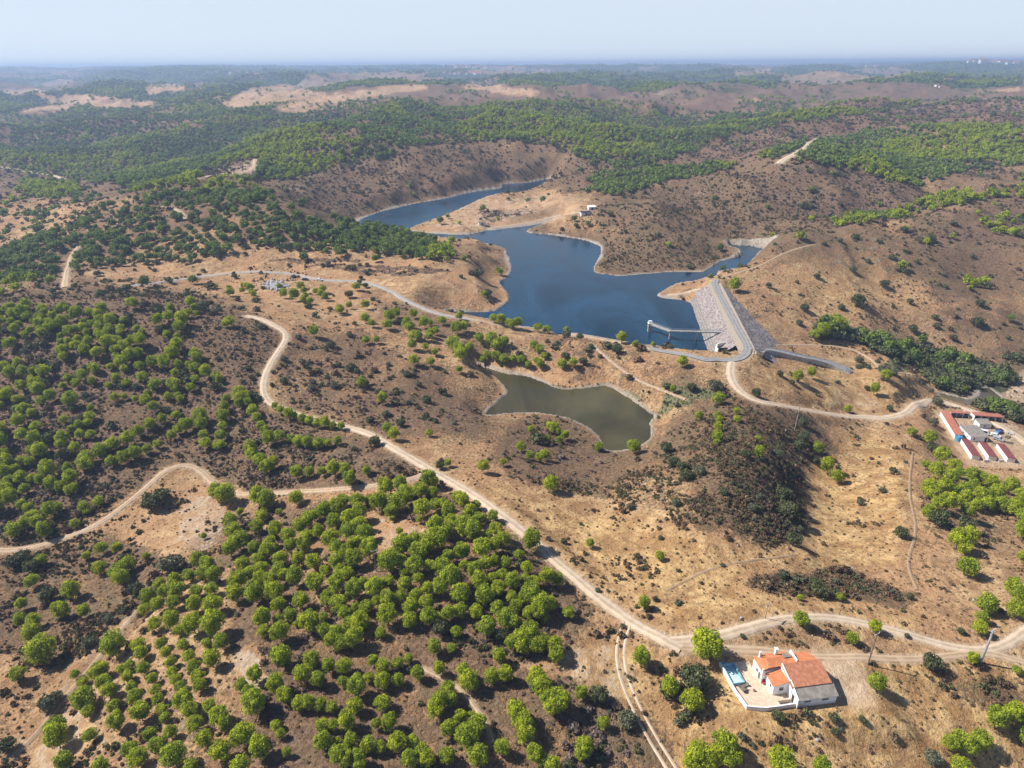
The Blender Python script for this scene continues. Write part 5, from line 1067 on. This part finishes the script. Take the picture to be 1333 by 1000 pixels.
st = local_thing('stone_bench', 'long dark bench on the terrace under the annex window', 'bench', loc=(-1.9, 1.4, .04))
MB().box(-1.6, 1.3, -.25, .25, .36, .44).build('seat', 'timber', st); MB().box(-1.5, -1.3, -.2, .2, 0, .36).build('leg', 'dull_plaster', st); MB().box(1.0, 1.2, -.2, .2, 0, .36).build('leg', 'dull_plaster', st)
tag(MB().tube((0, 0, 0), (0, 0, .4), .2, .25, 10).build('flower_pot', 'timber', None, tuple(map(float, np.append(HO + e1 * -7.0 + e2 * 5.0, .04)))), 'small dark flower pot alone in the middle of the terrace', 'pot')

# ------------------------------------------------------------------ farm
fx = lambda x, y: fix(x, y, FZ)
FA = math.atan2(-.96, -.27) + math.pi / 2; fa = np.array([math.cos(-.27), math.sin(-.27)])
def shed(name, lab, cat, p, L_, W_, ang, h0, h1, roof, wall='whitewash', open_side=None, group=None, nd=4, oh=.2, gable=False):
    """p: corner on the ground; L_ along local x, W_ along local y; roof slopes h0 (y=0) -> h1 (y=W); open_side: dark stalls at y=0"""
    p = fx(*p); e = tag(empty(name, (p[0], p[1], FZ), ang), lab, cat, group)
    m = MB()
    if gable:
        m.hexa([(0, 0, -.5), (L_, 0, -.5), (L_, W_, -.5), (0, W_, -.5)], [(0, 0, h0), (L_, 0, h0), (L_, W_, h0), (0, W_, h0)])
        m.v += [(0.001, 0, h0), (0.001, W_, h0), (0.001, W_ / 2, h1), (L_ - .001, 0, h0), (L_ - .001, W_, h0), (L_ - .001, W_ / 2, h1)]; k = len(m.v) - 6; m.f += [(k, k + 2, k + 1), (k + 3, k + 4, k + 5)]
        m.build('wall', wall, e)
        MB().slab([(-oh, -oh, h0 + .02), (L_ + oh, -oh, h0 + .02), (L_ + oh, W_ / 2, h1 + .12), (-oh, W_ / 2, h1 + .12)], .1).slab([(-oh, W_ / 2, h1 + .121), (L_ + oh, W_ / 2, h1 + .121), (L_ + oh, W_ + oh, h0 + .02), (-oh, W_ + oh, h0 + .02)], .1).build('roof', roof, e)
    else:
        if open_side:
            m.box(0, L_, W_ - .2, W_, -.5, h1 - .05); m.box(0, .2, 0, W_ - .2, -.5, min(h0, h1) - .05); m.box(L_ - .2, L_, 0, W_ - .2, -.5, min(h0, h1) - .05)
            m.build('wall', wall, e)
            for k in range(1, nd): x = L_ * k / nd; MB().box(x - .08, x + .08, 0.05, W_ - .2, -.5, min(h0, h1) - .08).build('partition', wall, e)
            for k in range(nd): x = L_ * k / nd; MB().box(x + .15, x + L_ / nd - .15, .25, .3, .0, 1.1).build('stall_dark', 'dark_opening', e)  # dark panels paint in the shade inside the open stalls
        else: m.hexa([(0, 0, -.5), (L_, 0, -.5), (L_, W_, -.5), (0, W_, -.5)], [(0, 0, h0), (L_, 0, h0), (L_, W_, h1), (0, W_, h1)]); m.build('wall', wall, e)
        MB().slab([(-oh, -oh, h0 + .1), (L_ + oh, -oh, h0 + .1), (L_ + oh, W_ + oh, h1 + .1), (-oh, W_ + oh, h1 + .1)], .1).build('roof', roof, e)
    return e
def A2(p, q): return math.atan2(q[1] - p[1], q[0] - p[0])
# long left stable (two roofs end to end), its open side faces right
P0, P1 = (199.3, 261.6), (205.9, 284.6)
e = shed('stable_row', 'long narrow stable with red tiled roof along the left side of the farmyard', 'stable', (P0[0], P0[1]), 24.0, 3.1, A2(P0, P1), 2.6, 2.2, 'farm_tiles', open_side=True, nd=8)
e = shed('stable_block', 'short rust red roofed stable with dark open front in the far left farmyard corner', 'stable', (206.2, 282.5), 8.2, 2.6, A2((206.2, 282.5), (214.0, 281.4)), 2.5, 2.2, 'farm_tiles', open_side=True, nd=3)
e = shed('stable_row', 'long red roofed stable with open front along the far side of the farmyard', 'stable', (215.4, 279.5), 12.2, 4.2, A2((215.2, 280.6), (226.0, 278.4)), 2.7, 2.3, 'farm_tiles', open_side=True, nd=4)
e = shed('farm_barn', 'white barn with plain grey gabled roof in the middle of the farmyard', 'barn', (201.8, 260.0), 7.6, 9.2, -.03, 2.5, 3.3, 'grey_sheet', gable=False)
window(e, 1.2, 2.0, 1.0, 1.7, y=0); window(e, 6.2, 7.2, 0, 2.1, y=0, glass='dark_opening', name='door'); window(e, 2, 2.6, 1.2, 1.8, x=0); window(e, 5.4, 6.2, 0, 2.0, x=0, glass='dark_opening', name='door')
e = shed('farm_shed', 'small white shed with grey roof before the far stable', 'shed', (213.2, 272.0), 5.4, 4.2, -.05, 2.2, 2.7, 'grey_sheet')
window(e, 2, 3, 1.0, 1.6, y=0)
for (x, y), L_, lb in (((195.2, 244.6), 14.6, 'left one of the three low kennels with dark red roofs'), ((201.8, 243.9), 12.4, 'middle one of the three low kennels with dark red roofs'), ((208.7, 242.4), 12.6, 'right one of the three low kennels with dark red roofs')):
    e = shed('kennel_block', lb, 'kennel', (x + 1.1, y), L_, 3.0, R(75), 1.9, 2.2, 'dark_red_sheet', group='low kennels in front of the farmyard')
    window(e, .8, 1.5, .9, 1.4, y=0)
wl_ = tag(empty('yard_wall', (*fx(191.8, 243.2), FZ), 0), 'low white wall closing the near side of the farmyard', 'wall')
MB().box(5.5, 8.3, 0, .2, -.5, 1.1).box(12, 14.2, 0, .2, -.5, 1.1).build('wall_body', 'whitewash', wl_)
tk = tag(empty('water_tank', (*fx(197.5, 261.0), FZ)), 'bright blue round water tank at the end of the left stable', 'water tank')
MB().tube((0, 0, 0), (0, 0, 2.2), 1.25, n=16).build('tank_body', 'blue_plastic', tk); MB().tube((0, 0, 2.2), (0, 0, 2.5), 1.15, .4, 16).build('lid', 'blue_plastic', tk)
def car(name, lab, loc, rz, paint='car_white', L_=4.3, van=False, group=None):
    e = tag(empty(name, loc, rz), lab, 'van' if van else 'car', group); W_ = 1.75; h = 2.1 if van else 1.45; hl = L_ / 2
    prof = [(-hl, .35), (-hl, .85), (-hl + .15, h - .1 if van else 1.0), (-hl + .5, h) if van else (-hl + .7, h - .02), (hl - 1.5, h) if van else (.45, h), (hl - .9, 1.05) if van else (1.1, 1.0), (hl - .15, .85), (hl, .6), (hl, .35)]
    m = MB(); m.hexa([(x, -W_ / 2, z) for x, z in prof], [(x, W_ / 2, z) for x, z in prof]); m.build('body', paint, e, bevel=.06)
    g = MB()
    for s in (-1, 1): g.box(-hl + .75, (hl - 1.75) if van else .35, s * W_ / 2 - .02 * (s < 0) , s * W_ / 2 + .02 * (s > 0), 1.0, h - .12)
    g.build('side_windows', 'glass_dark', e)
    x0, x1 = (hl - 1.48, hl - .92) if van else (.5, 1.08)
    MB().hexa([(x0, -.72, h + .0), (x1, -.78, 1.08), (x1, .78, 1.08), (x0, .72, h + .0)], [(x0 + .02, -.72, h + .03), (x1 + .03, -.78, 1.1), (x1 + .03, .78, 1.1), (x0 + .02, .72, h + .03)]).build('windscreen', 'glass_dark', e)
    for x in (-hl + .8, hl - .8):
        for s in (-1, 1): MB().tube((x, s * (W_ / 2 - .18), .33), (x, s * (W_ / 2 + .03), .33), .33, n=12).build('wheel', 'tyre', e)
    for s in (-1, 1): MB().box(hl - .02, hl + .03, s * .6 - .15, s * .6 + .15, .6, .75).build('headlight', 'whitewash', e)
    return e
car('parked_car', 'dark car parked on the bare ground above the pine clump', on(397.5, 365), .1, 'car_dark')
car('parked_car', 'white car parked to the right of the dark car', on(416, 365.5), -.5, 'car_white')
car('parked_van', 'white van parked at the far gap between the stables', (*fx(213.6, 284.2), FZ), .6, 'car_white', 5.6, True)
car('parked_car', 'white car among the clutter in the farmyard', (*fx(216.0, 264.6), FZ), -.7, 'car_white')
car('parked_van', 'white box van standing right of the grey roofed barn', (*fx(212.4, 266.6), FZ), -.6, 'car_white', 5.2, True)
car('parked_car', 'silver car parked between the barn and the kennels', (*fx(215.2, 261.2), FZ), -.9, 'car_silver')
car('parked_car', 'dark car parked at the right end of the farmyard', (*fx(225.0, 254.6), FZ), .3, 'car_dark')
car('parked_car', 'blue car parked behind the white box van', (*fx(219.4, 267.6), FZ), .5, 'car_blue')
for k, (x, y, mat, lb) in enumerate(((221.5, 270.2, 'tyre', 'dark scrap heap below the far stable'), (221.0, 263.8, 'timber', 'brown timber stack in the farmyard'), (224.0, 266.5, 'steel', 'grey metal trailer at the right of the yard'), (211.8, 257.5, 'timber', 'dark timber heap above the middle kennel'), (218.4, 258.6, 'timber', 'small stack of boards right of the silver car'), (224.3, 250.6, 'steel', 'pale trailer beside the dark car'))):
    e = tag(empty('trailer' if 'trailer' in lb else 'timber_stack', (*fx(x, y), FZ), k * .7), lb, 'trailer' if 'trailer' in lb else 'heap')
    if 'trailer' in lb:
        MB().box(-1.4, 1.4, -.8, .8, .5, .6).box(-1.4, 1.4, -.8, -.72, .6, 1.0).box(-1.4, 1.4, .72, .8, .6, 1.0).build('bed', mat, e)
        for s in (-1, 1): MB().tube((0, s * .82, .33), (0, s * .95, .33), .33, n=12).build('wheel', 'tyre', e)
    else:
        m = MB()
        for q in range(7): a = random.uniform(-.4, .4); m.box(-1.2 + a, 1.2 + a, -.8 + q * .23, -.62 + q * .23, 0, .25 + .3 * random.random())
        m.build('boards', mat, e)

# ------------------------------------------------------------------ the dam and its works
dam = tag(empty('embankment_dam', (float(dam_a[0]), float(dam_a[1]), 0), math.atan2(dam_t[1], dam_t[0])), 'rockfill dam carrying the grey road between reservoir and valley', 'dam')
# local frame: x along the crest, y to the left (upstream)
nX, nY = 90, 24
def face(name, ys, mat, jit, x0=-2, x1=dam_L + 2):
    xs = np.linspace(x0, x1, nX); X, Y = np.meshgrid(xs, ys, indexing='ij'); Zf = dam_prof(-Y)
    Zf = Zf + (vnoise(X * .9, Y * .9, 3) - .5) * jit + (vnoise(X * .3, Y * .3, 9) - .5) * jit
    if abs(ys[0]) < 5: Zf[:, 0] = -6.0
    if 'crest' in name: Zf[:, -1] = -6.0
    if ys[0] > 11: Zf[:, 0] = dam_prof(-Y)[:, 0]
    if abs(ys[-1]) > 11.5 and ys[-1] < 12.5 and ys[-1] > 0: Zf[:, -1] = dam_prof(-Y)[:, -1]
    ix = np.arange(X.size).reshape(X.shape); f = np.stack([ix[:-1, :-1], ix[1:, :-1], ix[1:, 1:], ix[:-1, 1:]], -1).reshape(-1, 4)
    if f is not None and ys[0] > ys[-1]: f = f[:, ::-1]
    o = bpy.data.objects.new(name, np_mesh(name, np.stack([X.ravel(), Y.ravel(), Zf.ravel()], 1), f, MAT[mat], False)); return link(o, dam)
face('crest', np.linspace(-4.2, 4.2, 5), 'gravel_shoulder', .03)
face('rock_face', np.linspace(4.2, 12.0, 12), 'riprap', .7, 9, dam_L - 2)
face('stepped_lower_face', np.linspace(12.0, 18, 12), 'pale_stone', .35, 9, dam_L - 9)
face('rock_face', np.linspace(-4.2, -40, 40)[:], 'riprap', .8, 2, dam_L - 2)
m = MB()
for k in range(3): yk = 12.3 + k * 1.1; zk = float(dam_prof(np.array(-yk))); m.box(10, dam_L - 10, yk, yk + .35, zk - .5, zk + .12)
m.build('stone_steps', 'pale_stone', dam)
dk = -9.2; T_, E_, M_, B_ = [tuple(map(float, at(*p_))) for p_ in ((846.5, 421, -9.2), (873, 430.5, -9.2), (908, 431.5, -8.9), (946, 432, -8.0))]
ip_ = tag(empty('intake_walkway', (T_[0], T_[1], 0)), 'bent concrete walkway on piers leading to the intake tower in the reservoir', 'walkway')
L3 = lambda p, z: (p[0] - T_[0], p[1] - T_[1], z)
MB().bar(L3(T_, dk), L3(E_, dk), 1.9, .6).build('deck', 'concrete', ip_); MB().bar(L3(E_, dk + .01), L3(B_, dk + 1.2), 1.5, .6).build('deck', 'concrete', ip_)
MB().box(-1.1, 1.1, -1.1, 1.1, -20, dk + .1).build('tower', 'concrete', ip_)
MB().box(-1.3, 1.3, -1.3, 1.3, dk + .1, dk + .35).box(-.9, .9, -.6, .6, dk + .35, dk + 1.5).build('tower_head', 'whitewash', ip_)
for p, w0 in ((E_, .55), (M_, .4)): a, b, c = L3(p, 0); MB().box(a - w0, a + w0, b - w0, b + w0, -24, dk - .4).build('pier', 'concrete', ip_)
for pa, pb, za, zb in ((T_, E_, dk, dk), (E_, B_, dk, dk + 1.2)):
    d = Vector((pb[0] - pa[0], pb[1] - pa[1], 0)); l = d.length; d.normalize(); u = Vector((-d.y, d.x, 0))
    for s in (-1, 1):
        m = MB(); off_ = u * (s * .5)
        for zz in (.5, 1.0): m.tube(Vector(L3(pa, za + zz)) + off_, Vector(L3(pb, zb + zz)) + off_, .035, n=5)
        k = 0
        while k * 1.8 < l: q = Vector(L3(pa, za + (zb - za) * k * 1.8 / l)) + d * (k * 1.8) + off_; m.tube(q, q + Vector((0, 0, 1)), .035, n=5); k += 1
        m.build('railing', 'steel', ip_)
# spillway: round white intake basin, funnel, concrete chute
wx, wy = map(float, BAS)
sp = tag(empty('spillway_basin', (wx, wy, 0)), 'white curved concrete spillway basin at the near end of the dam', 'spillway')
m = MB(); n_ = 18
for k in range(n_):
    a0, a1 = math.pi * (-.05 + 1.1 * k / n_), math.pi * (-.05 + 1.1 * (k + 1) / n_); r0, r1 = 6.6, 7.1
    q = [(r0 * math.cos(a0), r0 * .62 * math.sin(a0)), (r0 * math.cos(a1), r0 * .62 * math.sin(a1)), (r1 * math.cos(a1), r1 * .62 * math.sin(a1)), (r1 * math.cos(a0), r1 * .62 * math.sin(a0))]
    m.hexa([(x, y, -12) for x, y in q], [(x, y, -7.9) for x, y in q])
m.build('curved_wall', 'dull_plaster', sp); MB().hexa([(r0 * math.cos(a), r0 * .6 * math.sin(a), -12) for a in np.linspace(0, 2 * math.pi, 25)[:-1]], [(r0 * math.cos(a), r0 * .6 * math.sin(a), -9.6) for a in np.linspace(0, 2 * math.pi, 25)[:-1]]).build('basin_floor', 'concrete', sp)
MB().box(-7.6, -7.11, -4.5, 0, -12, -8.2).build('side_wall', 'dull_plaster', sp); MB().box(-6.9, 6.0, -2.4, -1.9, -11, -8.3).build('dark_gap', 'dark_opening', sp)  # the near-black box paints in the shaded gap of the basin
ch_pts = densify([(984,459),(1005,461),(1035,467),(1070,475),(1112,487)]); x, y, z = hit(ch_pts[:, 0], ch_pts[:, 1]); Lc = smth(smooth_line(np.stack([x, y, z], 1), 2.0), 3); Lc[:, 2] = np.linspace(Lc[0, 2] + .2, Lc[-1, 2] + .3, len(Lc))
chute = tag(empty('spillway_chute', tuple(map(float, Lc[0]))), 'grey concrete spillway chute running down right of the dam road', 'spillway')
T = np.gradient(Lc[:, :2], axis=0); T /= np.linalg.norm(T, axis=1)[:, None]; Nn = np.stack([-T[:, 1], T[:, 0]], 1)
zt = np.maximum(H(Lc[:, 0], Lc[:, 1]) + .25, Lc[:, 2])
def strip(o0, o1, z0, z1): 
    m = MB()
    for k in range(len(Lc) - 1):
        f = lambda i, o, z: (Lc[i, 0] + Nn[i, 0] * o - Lc[0, 0], Lc[i, 1] + Nn[i, 1] * o - Lc[0, 1], zt[i] + z - Lc[0, 2])
        m.hexa([f(k, o0, z0), f(k + 1, o0, z0), f(k + 1, o1, z0), f(k, o1, z0)], [f(k, o0, z1), f(k + 1, o0, z1), f(k + 1, o1, z1), f(k, o1, z1)])
    return m
simple('stained_concrete', (.17, .165, .17), (.27, .26, .26), .5, .9, .2)
strip(-2.4, 2.4, -1.5, .1).build('chute_floor', 'stained_concrete', chute); strip(2.402, 2.75, -2, .4).build('side_wall', 'concrete', chute); strip(-2.75, -2.402, -2, .4).build('side_wall', 'concrete', chute)
gr = tag(empty('concrete_gantry', on(981, 461)), 'small concrete portal frame standing beside the dam road bend', 'gantry')
MB().box(-1.6, -1.3, -.15, .15, -1, 2.6).build('post', 'concrete', gr); MB().box(1.3, 1.6, -.15, .15, -1, 2.6).build('post', 'concrete', gr); MB().box(-1.8, 1.8, -.25, .25, 2.6, 2.9).build('beam', 'concrete', gr)
# far shore: boathouse, huts
for px, py, L_, W_, h, roof, lb, nm in ((762, 279.5, 9, 5, 2.2, 'dark_opening', 'low dark roofed hut on the pale ground by the reservoir arm', 'shore_hut'), (770, 272.5, 7, 4.5, 2.4, 'whitewash', 'white roofed hut just above the dark roofed hut', 'shore_hut'), (627.5, 292.5, 6, 4, 2.0, 'timber', 'tiny brown hut alone near the peninsula shore', 'field_hut')):
    p = on(px, py); e = tag(empty(nm, p, .2), lb, 'hut'); MB().box(-L_ / 2, L_ / 2, -W_ / 2, W_ / 2, -1, h).build('wall', 'dull_plaster', e)
    MB().slab([(-L_ / 2 - .3, -W_ / 2 - .3, h + .1), (L_ / 2 + .3, -W_ / 2 - .3, h + .1), (L_ / 2 + .3, W_ / 2 + .3, h + .7), (-L_ / 2 - .3, W_ / 2 + .3, h + .7)], .15).build('roof', roof, e); window(e, -.8, .8, 0, 1.8, y=-W_ / 2, glass='dark_opening', name='door')

# ------------------------------------------------------------------ poles
def pole(px, py, h, r, mat, lab, name='utility_pole', arms=1, lean=(0, 0), rz=0.5, loc=None):
    e = tag(empty(name, loc or on(px, py), rz), lab, 'utility pole'); top = (lean[0] * h, lean[1] * h, h)
    MB().tube((0, 0, -.8), top, r * 1.3, r * .75, 10).build('pole', mat, e)
    for k in range(arms):
        z = h - .35 - k * .8; cx = lean[0] * z; cy = lean[1] * z; a = MB().box(cx - .9, cx + .9, cy - .06, cy + .06, z - .06, z + .06).build('crossarm', 'steel', e)
        m = MB()
        for q in (-.8, 0, .8): m.tube((cx + q, cy, z + .06), (cx + q, cy, z + .28), .05, n=6)
        m.build('insulators', 'dull_plaster', a)
pole(1129.5, 865.5, 9.2, .13, 'timber', 'slim dark timber utility pole between the upper track and the house yard', lean=(.02, .0))
pole(1275.5, 863.5, 9.8, .24, 'concrete', 'thick pale concrete utility pole leaning beside the track junction', arms=2, lean=(.06, 0))
pole(996, 806, 4.5, .07, 'timber', 'thin short post in the golden grass above the upper track')
pole(1034, 561, 11, .14, 'concrete', 'pale pole on the crest of the dark scrub hill', lean=(.05, 0)); pole(981, 466, 7, .12, 'timber', 'timber pole beside the dam road bend'); pole(490, 724 + 20, 7, .1, 'timber', 'pole hidden among the plantation pines', arms=1)
pole(1310, 585, 7, .1, 'timber', 'slim pole at the right end of the farmyard', loc=(*fx(226.5, 257.5), FZ))

# ------------------------------------------------------------------ rubble heap, roadside rocks
def rock_mesh(seed, r=.5):
    q = np.random.default_rng(seed); import bmesh; bm = bmesh.new(); bmesh.ops.create_icosphere(bm, subdivisions=2, radius=r)
    dirs = q.normal(0, 1, (7, 3)); dirs /= np.linalg.norm(dirs, axis=1)[:, None]
    for v in bm.verts:
        for d in dirs:
            s = v.co.x * d[0] + v.co.y * d[1] + v.co.z * d[2]
            if s > r * .68: v.co -= Vector(d) * (s - r * .68)
    me = bpy.data.meshes.new('rock'); bm.to_mesh(me); bm.free(); me.materials.append(MAT['pale_field_stone']); return me
rocks = [rock_mesh(k) for k in range(5)]
pt = []
for k in range(260):
    px = random.gauss(357, 8); py = random.gauss(372, 2.6); x, y, z = on(px, py); pt.append((x, y, z + random.uniform(0, .3)))
scatter('rubble_heap', pt, rng.uniform(.8, 2.0, len(pt)), rocks, rng.integers(0, 5, len(pt)), 'heap of pale grey rubble between the road and the small pines')
x, y, z = hit(rng.uniform(930, 1300, 30), rng.uniform(480, 1000, 30)); Pn = masked(np.stack([x, y], 1)); scatter('field_stones', np.stack([Pn[:, 0], Pn[:, 1], H(Pn[:, 0], Pn[:, 1])], 1), rng.uniform(.3, 1.1, len(Pn)), rocks, rng.integers(0, 5, len(Pn)), 'scattered pale field stones')

# ------------------------------------------------------------------ far villages
VH = defaultdict(list)
for k, (px, py, s) in enumerate(VIL):
    p = VP[k]; d = math.hypot(p[0], p[1]); L_ = s * d * .0046 * random.uniform(.8, 1.2); W_ = L_ * .55; h = L_ * .5
    where = 'on the skyline hill in the middle' if 540 < px < 720 else ('on the far right ridge' if px > 1240 else ('in the distant valley at right' if px > 950 else 'in the hazy distance at left'))
    e = tag(empty('village_house', (p[0], p[1], p[2] - 1), random.uniform(-.5, .5)), 'tiny white far off house ' + where, 'house', 'white village houses ' + where); VH[where].append((px, e))
    m = MB().box(-L_ / 2, L_ / 2, -W_ / 2, W_ / 2, -2, h); m.build('wall', 'whitewash', e)
    MB().slab([(-L_ / 2 - .3, -W_ / 2 - .3, h), (L_ / 2 + .3, -W_ / 2 - .3, h), (L_ / 2 + .3, 0, h * 1.4), (-L_ / 2 - .3, 0, h * 1.4)], .3).slab([(-L_ / 2 - .3, .01, h * 1.4), (L_ / 2 + .3, .01, h * 1.4), (L_ / 2 + .3, W_ / 2 + .3, h), (-L_ / 2 - .3, W_ / 2 + .3, h)], .3).build('roof', 'terracotta', e)
for px, py, s, lb in ((568.5, 88, 3.2, 'leftmost tall tree on the skyline village hill'), (573, 88, 3.0, 'second tall tree from the left on the skyline village hill'), (581, 88, 3.2, 'tall tree on the skyline hill above the middle of the village'), (584.5, 88, 2.6, 'slim tree right of the tallest skyline tree'), (617.5, 87.5, 2.4, 'single tall tree on the skyline right of the village trees'), (550, 88, 2, 'low tree on the skyline left of the village')):
    p = on(px, py); d = math.hypot(p[0], p[1]); D = s * d / 888; e = tag(empty('skyline_tree', (p[0], p[1], p[2] - .5), 1.0), lb, 'tree'); e.scale = (D * .9, D * .9, D * 1.25)
    o = bpy.data.objects.new('trunk', TRUNKS[0]); link(o, e); o = bpy.data.objects.new('crown', OAK[0]); link(o, e)

for wh_, l_ in VH.items():
    l_.sort(key=lambda q: q[0]); nw = ['leftmost', 'second', 'third', 'fourth', 'fifth', 'sixth', 'seventh', 'eighth', 'ninth', 'tenth', 'eleventh', 'twelfth', 'thirteenth']
    for k_, (px, e) in enumerate(l_):
        if k_ < 13: e['label'] = (nw[k_] + ('' if k_ == 0 else ' from left')) + ' of the tiny white houses ' + wh_
        elif len(l_) - k_ <= 13: e['label'] = ('rightmost' if k_ == len(l_) - 1 else nw[len(l_) - k_ - 1] + ' from right') + ' of the tiny white houses ' + wh_
# ------------------------------------------------------------------ haze
hz, nt, b = new_mat('haze'); nt.nodes.remove(b); pv = nt.nodes.new('ShaderNodeVolumePrincipled'); pv.inputs['Color'].default_value = (.50, .66, .96, 1); pv.inputs['Density'].default_value = 1.65e-4; pv.inputs['Anisotropy'].default_value = .2
nt.links.new(pv.outputs[0], nt.nodes['Material Output'].inputs['Volume'])
mb = MB().box(-18500, 18500, -3000, float(V[-1]) + 300, float(Z.min()) - 6, float(Z.max()) + 17); o = mb.build('haze', hz); tag(o, kind='stuff'); o['label'] = 'thin blue haze over the far hills'
